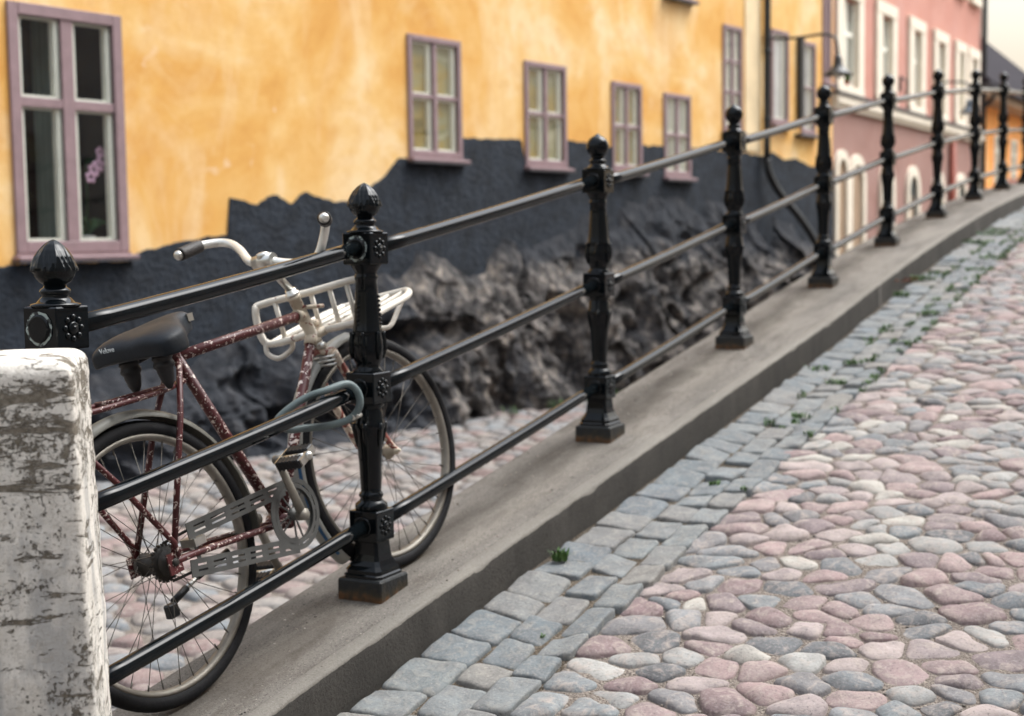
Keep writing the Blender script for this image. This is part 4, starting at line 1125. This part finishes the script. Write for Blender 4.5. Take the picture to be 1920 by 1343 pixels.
mb = MB(); mb.lathe([(.005, -.075), (.008, -.06), (.012, -.055), (.024, -.034), (.024, -.03), (.012, -.026), (.012, .026), (.024, .03), (.024, .034), (.010, .055), (.012, .056), (.012, .066), (.005, .068), (.005, .078)], 20, TF @ RX); mb.build('hub', MI['headwhite'], fwl)
# fenders
def fender(T, a0, a1, name, mat, stripe=False):
    mb = MB(); vs, fs = [], []; N = 60; prof = [(.362, -.026), (.371, -.023), (.379, -.013), (.382, 0), (.379, .013), (.371, .023), (.362, .026)]
    for k in range(N + 1):
        a = a0 + (a1 - a0) * k / N
        for dr in (0, -.0015):
            vs += [tuple(T @ Vector(((r + dr) * math.cos(a), y, (r + dr) * math.sin(a)))) for r, y in prof]
    m_ = len(prof)
    for k in range(N):
        for lay in (0, 1):
            o = k * 2 * m_ + lay * m_
            for j in range(m_ - 1): fs.append((o + j, o + j + 1, o + 2 * m_ + j + 1, o + 2 * m_ + j))
        for j in (0, m_ - 1): fs.append((k * 2 * m_ + j, k * 2 * m_ + m_ + j, (k + 1) * 2 * m_ + m_ + j, (k + 1) * 2 * m_ + j))
    mb.add(vs, fs, True); f = recalc(mb.build(name, mat, bike))
    if stripe:
        mb = MB(); vs, fs = [], []
        for k in range(31):
            a = a0 + (a1 - a0) * (.45 + .5 * k / 30)
            for r, y in ((.3720, -.0234), (.3775, -.0160)): vs.append(tuple(T @ Vector((r * math.cos(a), y, r * math.sin(a)))))
        for k in range(30): fs.append((2 * k, 2 * k + 1, 2 * k + 3, 2 * k + 2))
        mb.add(vs, fs, True); mb.build('stripe', MI['bluestripe'], f)
    return f
fender(TR, math.radians(-8), math.radians(205), 'rear_fender', mat_plain('olive_grey_fender', S(84, 82, 74), 0.5, 0.25, 9, 0.12, 0.5, 0.15))
fender(TF, math.radians(93), math.radians(222), 'front_fender', MI['fender'], True)
# frame
BB = (.475, 0, .305); SL = (.250, 0, .838); HT = (.771, 0, .887); HB = (.816, 0, .742)
mb = MB()
mb.tube([L(*BB), L(*SL)], .0150, 16); mb.tube([L(.258, 0, .822), L(.762, 0, .826)], .0142, 16)
for v in (-1, 1):
    mb.tube(smooth_path([L(.463, v * .022, .305), L(.36, v * .036, .317), L(.10, v * .06, .348), L(.0, v * .065, .355)], 5), .0092, 12)
    mb.tube([L(.247, v * .017, .815), L(.17, v * .045, .68), L(.0, v * .066, .358)], .0080, 12)
    mb.box(-.022, .022, -.0025, .0025, -.03, .022, M=Matrix.Translation(L(.0, v * .068, .357)))
mb.lathe([(.021, -.036), (.021, .036)], 20, Matrix.Translation(L(*BB)) @ RX)
mb.lathe([(.018, -.025), (.018, .022)], 18, Matrix.Translation(L(.248, 0, .838)))
fr_ = mb.build('frame', MI['maroon'], bike)
mb = MB(); mb.tube([L(.803, 0, .752), L(.640, 0, .530), L(*BB)], .0152, 16); mb.build('down_tube', MI['maroon2'], fr_)
hd = (Vector(L(*HT)) - Vector(L(*HB))).normalized()
mb = MB(); a, b = L(*HB), L(*HT)
mb.tube([a - hd * .004, a + hd * .006, a + hd * .007, b - hd * .012, b - hd * .011, b], [.0205, .0205, .0178, .0178, .0205, .0205], 18)
for c, d_ in ((.826, HT), (.758, HB)): pass
mb.tube([L(.762, 0, .826), L(.79, 0, .826)], .019, 14); mb.tube([L(.790, 0, .735), L(.808, 0, .758)], .019, 14)
mb.build('head_tube', MI['headwhite'], fr_)
mb = MB(); mb.tube([b + hd * .001, b + hd * .008, b + hd * .009, b + hd * .020], [.021, .021, .016, .0155], 16); mb.build('headset', MI['chrome'], fr_); mb = MB(); mb.tube([a - hd * .014, a - hd * .005], [.019, .021], 16); mb.build('headset', MI['chrome'], fr_)
# fork
mb = MB()
mb.tube([L(.826, -.048, .700), L(.828, 0, .712), L(.826, .048, .700)], .014, 12)
for v in (-1, 1):
    mb.tube(smooth_path([L(.828, v * .046, .702), L(.868, v * .05, .60), L(.915, v * .055, .49), L(.955, v * .058, .40), L(.990, v * .060, .352)], 6), [.0125] * 12 + [.0115] * 3 + [.0105] * 3 + [.0095] * 3 + [.0085] * 3 + [.0085], 12)
mb.build('fork', mat_chips('fork_flaking_paint', S(150, 86, 76), S(206, 190, 172), S(96, 52, 36), 38, 0.5), bike)
# brake stirrup at the crown
mb = MB()
for dz in (0, -.012, -.024): mb.tube([L(.80, -.03, .692 + dz), L(.80, .07, .692 + dz)], .0035, 8)
mb.lathe([(.010, -.012), (.010, .012)], 12, Matrix.Translation(L(.815, .02, .725)) @ RX); mb.build('brake', MI['chrome'], bike)
# stem + handlebar
mb = MB(); C_ = Vector(L(.688, 0, 1.002))
mb.tube([b + hd * .018, C_], .0112, 14); mb.tube([C_ + Vector((0, -.035, 0)), C_ + Vector((0, .035, 0))], .019, 16); mb.lathe([(.018, -.006), (.018, .008), (.010, .012)], 14, Matrix.Translation(C_ + Vector((0, 0, .014))))
mb.build('stem', MI['chrome'], bike)
mb = MB()
lb = smooth_path([L(.688, -.01, 1.002), L(.71, -.07, 1.010), L(.765, -.14, 1.045), L(.808, -.205, 1.070), L(.812, -.25, 1.083), L(.778, -.282, 1.088), L(.755, -.285, 1.087)], 6)
rb = smooth_path([L(.688, .01, 1.002), L(.70, .07, .982), L(.705, .13, .972), L(.712, .172, .985), L(.722, .205, 1.040), L(.715, .222, 1.068)], 6)
mb.tube(lb, .0122, 14); mb.tube(rb, .0122, 14); hb = mb.build('handlebar', MI['bar_white'], bike)
def grip(p, q):
    p, q = Vector(p), Vector(q); d = (q - p)
    mb = MB(); n = 12
    mb.tube([p + d * (i / n) for i in range(n + 1)], [.0180 if i in (0, n) else (.0195 if i % 2 else .0186) for i in range(n + 1)], 16); g = mb.build('grip', MI['browngrip'], hb)
    mb = MB(); dn = d.normalized(); mb.tube([q, q + dn * .008, q + dn * .013, q + dn * .016], [.0145, .014, .011, .005], 14); mb.build('grip_cap', MI['chrome'], g)
grip(L(.762, -.285, 1.0875), L(.675, -.29, 1.076)); grip(L(.712, .226, 1.071), L(.648, .272, 1.078))
# white front rack
mb = MB(); r = .0108
loop = smooth_path([L(.80, -.175, .862), L(.815, -.155, .878), L(.85, 0, .882), L(.888, .155, .888), L(.897, .18, .868), L(.888, .185, .81), L(.872, .165, .772), L(.845, 0, .765), L(.815, -.15, .757), L(.80, -.178, .785)], 5, True)
mb.tube(loop, r, 12, closed=True)
for v, u in ((-.115, .823), (.0, .853), (.06, .866), (.115, .878)): mb.tube([L(u, v, .880), L(u + .004, v, .765)], .0076, 10)
plat = smooth_path([L(.82, -.165, .757), L(.95, -.17, .772), L(1.10, -.16, .790), L(1.16, -.09, .800), L(1.185, .06, .806), L(1.175, .11, .806), L(1.10, .155, .796), L(.98, .165, .784), L(.875, .17, .772)], 6)
mb.tube(plat, r, 12)
for v, u0, u1 in ((-.115, .82, 1.135), (-.065, .83, 1.155), (-.015, .845, 1.168), (.035, .85, 1.175), (.085, .86, 1.178)): mb.tube([L(u0, v, .764), L((u0 + u1) / 2, v, .782), L(u1, v, .802)], .0080, 10)
mb.tube(smooth_path([L(.806, -.17, .775), L(.80, -.172, .735), L(.812, -.145, .712), L(.835, -.11, .728), L(.84, -.10, .752)], 5), .0075, 10)
mb.tube(smooth_path([L(1.185, .10, .806), L(1.12, .10, .762), L(1.06, .10, .722), L(1.03, .085, .722), L(.97, .06, .745), L(.90, .03, .765)], 5), .0075, 10)
mb.tube([L(.99, -.166, .776), L(.99, .165, .785)], .0055, 10)
rk = mb.build('front_rack', MI['rackwhite'], bike)
mb = MB(); mb.tube([L(.79, -.01, .80), L(.845, .0, .79)], .012, 10); mb.build('rack_clamp', MI['headwhite'], rk)
mb = MB(); mb.tube([L(.79, .02, .845), L(.855, .03, .835)], .006, 8); mb.build('rack_clamp', MI['headwhite'], rk)
mb = MB(); mb.tube([L(.80, .0, .752), L(.85, .02, .765)], .013, 10); mb.build('rack_clamp', MI['headwhite'], rk)
# rear rack
mb = MB()
mb.tube(smooth_path([L(-.30, -.05, .775), L(-.1, -.052, .767), L(.1, -.045, .760), L(.20, -.015, .757), L(.225, .0, .757), L(.20, .02, .755), L(.1, .048, .757), L(-.1, .055, .764), L(-.30, .055, .775)], 5), .0072, 10)
mb.tube([L(-.3, -.05, .775), L(-.3, .055, .775)], .0072, 10); mb.tube([L(.215, 0, .757), L(.262, 0, .758)], .008, 10)
for u in (-.2, -.1, 0.0): mb.tube([L(u, -.05, .768), L(u, .052, .767)], .005, 8)
for v in (-1, 1):
    mb.tube([L(-.234, v * .055, .768), L(-.10, v * .062, .585), L(.012, v * .072, .40), L(.012, v * .072, .365)], .0075, 10)
mb.build('rear_rack', MI['maroon'], bike)
# saddle
mb = MB(); vs, fs = [], []
sect = [(.092, .110, .012, .868), (.098, .130, .032, .862), (.115, .143, .047, .861), (.145, .146, .053, .863), (.175, .138, .054, .867), (.205, .108, .050, .874), (.235, .070, .054, .879), (.265, .046, .046, .887), (.29, .034, .040, .894), (.315, .028, .032, .900), (.326, .017, .016, .906)]
NS = 24
for u, hw, ht, zb in sect:
    for k in range(NS):
        a = 2 * math.pi * k / NS; c, s_ = math.cos(a), math.sin(a)
        x = hw * math.copysign(abs(c) ** .75, c); z = zb + (ht * 1.0 * abs(s_) ** .7 if s_ > 0 else -.016 * abs(s_) ** .5 - .014 * (abs(c) ** 3))
        dip = -.007 * math.exp(-(x / .03) ** 2) * (1 if s_ > 0 and u < .26 else 0)
        vs.append(L(u, x, z + dip))
for i in range(len(sect) - 1):
    for k in range(NS): fs.append((i * NS + k, i * NS + (k + 1) % NS, (i + 1) * NS + (k + 1) % NS, (i + 1) * NS + k))
fs += [tuple(range(NS))[::-1], tuple((len(sect) - 1) * NS + k for k in range(NS))]
mb.add(vs, fs, True); sd = recalc(mb.build('saddle', MI['saddle'], bike))
md = sd.modifiers.new('sub', 'SUBSURF'); md.levels = md.render_levels = 2
for v in (-.058, .058):
    mb = MB(); mb.lathe([(.006, -.075), (.016, -.055), (.0215, -.03), (.022, -.022), (.027, -.018), (.027, -.010), (.024, -.006), (.024, .0), (.027, .004), (.025, .010), (.018, .022), (.012, .03)], 20, Matrix.Translation(L(.150, v, .832)))
    mb.build('spring_cap', MI['black'], sd)
    mb = MB(); mb.tube([L(.150, v, .83), L(.24, v * .4, .85), L(.262, v * .3, .868)], .005, 8); mb.build('saddle_rail', MI['black'], sd)
mb = MB(); mb.box(.300, .320, -.034, -.0275, .902, .922); mb.build('clip', MI['alloy'], sd)
cu = bpy.data.curves.new('maker_lettering', 'FONT'); cu.body = 'Velove'; cu.size = .019; cu.extrude = .0003; cu.align_x = 'CENTER'
to = bpy.data.objects.new('tmp', cu); COL.objects.link(to)
bpy.context.view_layer.update()
me = bpy.data.meshes.new_from_object(to.evaluated_get(bpy.context.evaluated_depsgraph_get())); bpy.data.objects.remove(to)
me.materials.append(MI['letter'])
# text faces backwards (-u): its x axis runs to the rider's right as seen from behind
lm = Matrix(((0, 0, -1, .0935), (-1, 0, 0, .062), (0, 1, 0, .879), (0, 0, 0, 1)))
tx = link('lettering', me, sd, lm)
# seat post
mb = MB(); mb.tube([L(.252, 0, .835), L(.236, 0, .878)], .013, 14); mb.tube([L(.250, 0, .843), L(.249, 0, .856)], .019, 14); mb.tube([L(.236, -.03, .872), L(.236, .03, .872)], .012, 12); mb.build('seat_post', MI['black'], bike)
# chainring, crank, pedals
RC = Vector(L(.474, .062, .322))
mb = MB()
def annulus(mb, c, r0, r1, t, N=48, a0=0, a1=2 * math.pi):
    n = N; full = abs(a1 - a0 - 2 * math.pi) < 1e-6
    vs = []
    for k in range(n + (0 if full else 1)):
        a = a0 + (a1 - a0) * k / n
        for r_, y in ((r0, -t), (r1, -t), (r1, t), (r0, t)): vs.append((c.x + r_ * math.cos(a), c.y + y, c.z + r_ * math.sin(a)))
    fs = []
    for k in range(n):
        q = (k + 1) % n if full else k + 1
        for j in range(4): fs.append((k * 4 + j, k * 4 + (j + 1) % 4, q * 4 + (j + 1) % 4, q * 4 + j))
    if not full: fs += [(0, 1, 2, 3), tuple(n * 4 + j for j in (3, 2, 1, 0))]
    mb.add(vs, fs, False)
annulus(mb, RC + Vector((0, .008, 0)), .070, .080, .0015)
for k in range(40): mb.box(.079, .084, -.0015, .0015, -.003, .003, M=Matrix.Translation(RC + Vector((0, .008, 0))) @ Matrix.Rotation(k * math.pi / 20, 4, 'Y'))
for k in range(5):
    R_ = Matrix.Translation(RC + Vector((0, .008, 0))) @ Matrix.Rotation(k * 2 * math.pi / 5 + .3, 4, 'Y')
    mb.box(.012, .074, -.0018, .0018, -.0045, -.0005, M=R_ @ Matrix.Rotation(.16, 4, 'Y')); mb.box(.012, .074, -.0018, .0018, .0005, .0045, M=R_ @ Matrix.Rotation(-.16, 4, 'Y'))
mb.lathe([(.018, -.006), (.018, .006)], 18, Matrix.Translation(RC + Vector((0, .008, 0))) @ RX)
recalc(mb.build('chainring', MI['guard'], bike))
mb = MB()
for sg, rr in ((1, .078), (-1, .078)):
    pts_ = [L(.474, .054, .322 + sg * rr), L(.24, .054, .358 + sg * .058), L(.0, .045, .356 + sg * .048)]
    mb.tube(pts_, .0038, 6, flat=.5)
mb.build('chain', MI['grease'], bike)
mb = MB()
annulus(mb, RC, .0850, .0985, .0014); annulus(mb, RC, .0715, .0815, .0014)
for k in range(12):
    R_ = Matrix.Translation(RC) @ Matrix.Rotation(k * math.pi / 6 + .1, 4, 'Y'); mb.box(.080, .087, -.0011, .0011, -.006, .006, M=R_)
def plate(p, q, w_, ties, slot=True):
    """perforated strip from p to q (u, w), width w_, in the plane of the guard"""
    p, q = Vector((p[0], 0, p[1])), Vector((q[0], 0, q[1])); Ln = (q - p).length; d = (q - p) / Ln
    M_ = Matrix(((d.x, 0, -d.z, p.x), (0, 1, 0, RC.y), (d.z, 0, d.x, p.z), (0, 0, 0, 1)))
    for z0, z1 in ((-w_ / 2, -w_ * .22), (-w_ * .10, w_ * .10), (w_ * .22, w_ / 2)): mb.box(0, Ln, -.0012, .0012, z0, z1, M=M_)
    for k in range(ties + 1):
        x = Ln * k / ties; h = .022 if 0 < k < ties else .024
        x = min(max(x, h / 2), Ln - h / 2)
        for z0, z1 in ((-w_ * .22, -w_ * .10), (w_ * .10, w_ * .22)): mb.box(x - h / 2, x + h / 2, -.0011, .0011, z0, z1, M=M_)
plate((.072, .408), (.455, .402), .042, 5); plate((.052, .318), (.455, .240), .044, 6)
mb.box(.082, .094, RC.y - .001, RC.y + .001, .325, .40)
for k in range(3): annulus(mb, RC, .050 + k * .012 + .02, .056 + k * .012 + .02, .0011, 14, math.pi * .62, math.pi * 1.38)
recalc(mb.build('chain_guard', MI['guard'], bike))
mb = MB(); mb.box(.08, .12, -.07, -.02, .365, .385); mb.tube([L(.088, .05, .372), L(.12, .02, .36)], .012, 10); mb.build('guard_clip', MI['chrome'], bike)
def crank(sg):
    c = Vector(L(.474, sg * .085, .318)); tip = Vector(L(.474 - sg * .055, sg * .098, .318 + sg * .170))
    mb = MB(); mb.tube([c, c + (tip - c) * .5, tip], [.0145, .0125, .0115], 12, flat=.8)
    mb.lathe([(.016, -.012), (.016, .012)], 16, Matrix.Translation(c) @ RX); mb.lathe([(.012, -.010), (.012, .010)], 14, Matrix.Translation(tip) @ RX)
    cr = mb.build('crank', MI['alloy'], bike)
    o = Vector((0, -sg, 0)); tl = .35
    M_ = Matrix.Translation(tip + o * .012) @ Matrix.Rotation(-tl, 4, 'Y')
    y0, y1 = (-.092, -.004) if sg > 0 else (.004, .092)
    mb = MB(); mb.lathe([(.0085, min(y0, y1)), (.0085, max(y0, y1))], 12, M_ @ Matrix.Rotation(-math.pi / 2, 4, 'X')); 
    mb.box(-.034, .034, y0 - .002 if sg > 0 else y1 - .002, y0 + .003 if sg > 0 else y1 + .003, -.010, .010, M=M_); mb.box(-.034, .034, y1 - .003 if sg > 0 else y0, y1 if sg > 0 else y0 + .003, -.010, .010, M=M_)
    mb.lathe([(.012, -.006), (.012, .006), (.006, .012)], 12, M_ @ Matrix.Translation((0, y0 if sg > 0 else y1, 0)) @ Matrix.Rotation(sg * math.pi / 2, 4, 'X'))
    p = mb.build('pedal', MI['chrome'], bike)
    for x in (-.026, .026):
        mb = MB(); mb.box(x - .013, x + .013, y0 + .004, y1 - .004, -.0125, .0125, 0, .003, M=M_)
        for k in range(6):
            yy = y0 + .012 + (y1 - y0 - .024) * k / 5; mb.box(x - .0135, x + .0135, yy - .002, yy + .002, -.0138, .0138, M=M_)
        mb.build('pedal_rubber', MI['black'], p)
crank(1); crank(-1)
# folded kickstand
mb = MB(); mb.tube([L(.30, -.045, .285), L(.255, -.055, .272), L(.19, -.068, .255)], .010, 10); ks = mb.build('kickstand', MI['black'], bike)
mb = MB(); mb.tube([L(.20, -.066, .258), L(.135, -.075, .236)], .0065, 10); mb.build('stand_rod', MI['chrome'], ks)
mb = MB(); mb.tube([L(.15, -.073, .241), L(.10, -.08, .222)], .010, 10); mb.box(.07, .105, .068, .092, .185, .222, 0, .004); mb.build('stand_foot', MI['black'], ks)

# ------------------------------------------------------------------ cable lock through the frame and round the middle rail
mr = lambda s, n, dz: FM @ Vector((s - .045, -n, sz(0) + .6 + .146 * (s - .045) + dz))
pts_ = [mr(-.24, -.08, .005), mr(-.20, -.045, .03), mr(-.16, -.005, .042), mr(-.10, .022, .046), mr(-.075, .040, .02), mr(-.068, .043, -.02), mr(-.078, .02, -.055), mr(-.12, -.02, -.066), mr(-.19, -.06, -.058), mr(-.235, -.08, -.05), mr(-.262, -.10, -.025)]
lk = thing('bike_lock', 'grey green cable lock looped over the middle rail beside the second post', 'bike lock', Matrix.Translation(pts_[3]))
off = Vector(pts_[3])
mb = MB(); mb.tube([p - off for p in smooth_path(pts_, 8, True)], .0105, 14, closed=True); mb.build('cable', MI['lock'], lk)
mb = MB(); a_ = mr(-.078, .036, -.05) - off; b_ = mr(-.055, .036, -.052) - off; mb.tube([a_, b_], .007, 10); mb.tube([a_ + Vector((-.012, 0, -.004)), b_ + Vector((-.012, 0, -.004))], .009, 10); mb.build('lock_head', MI['chrome'], lk)
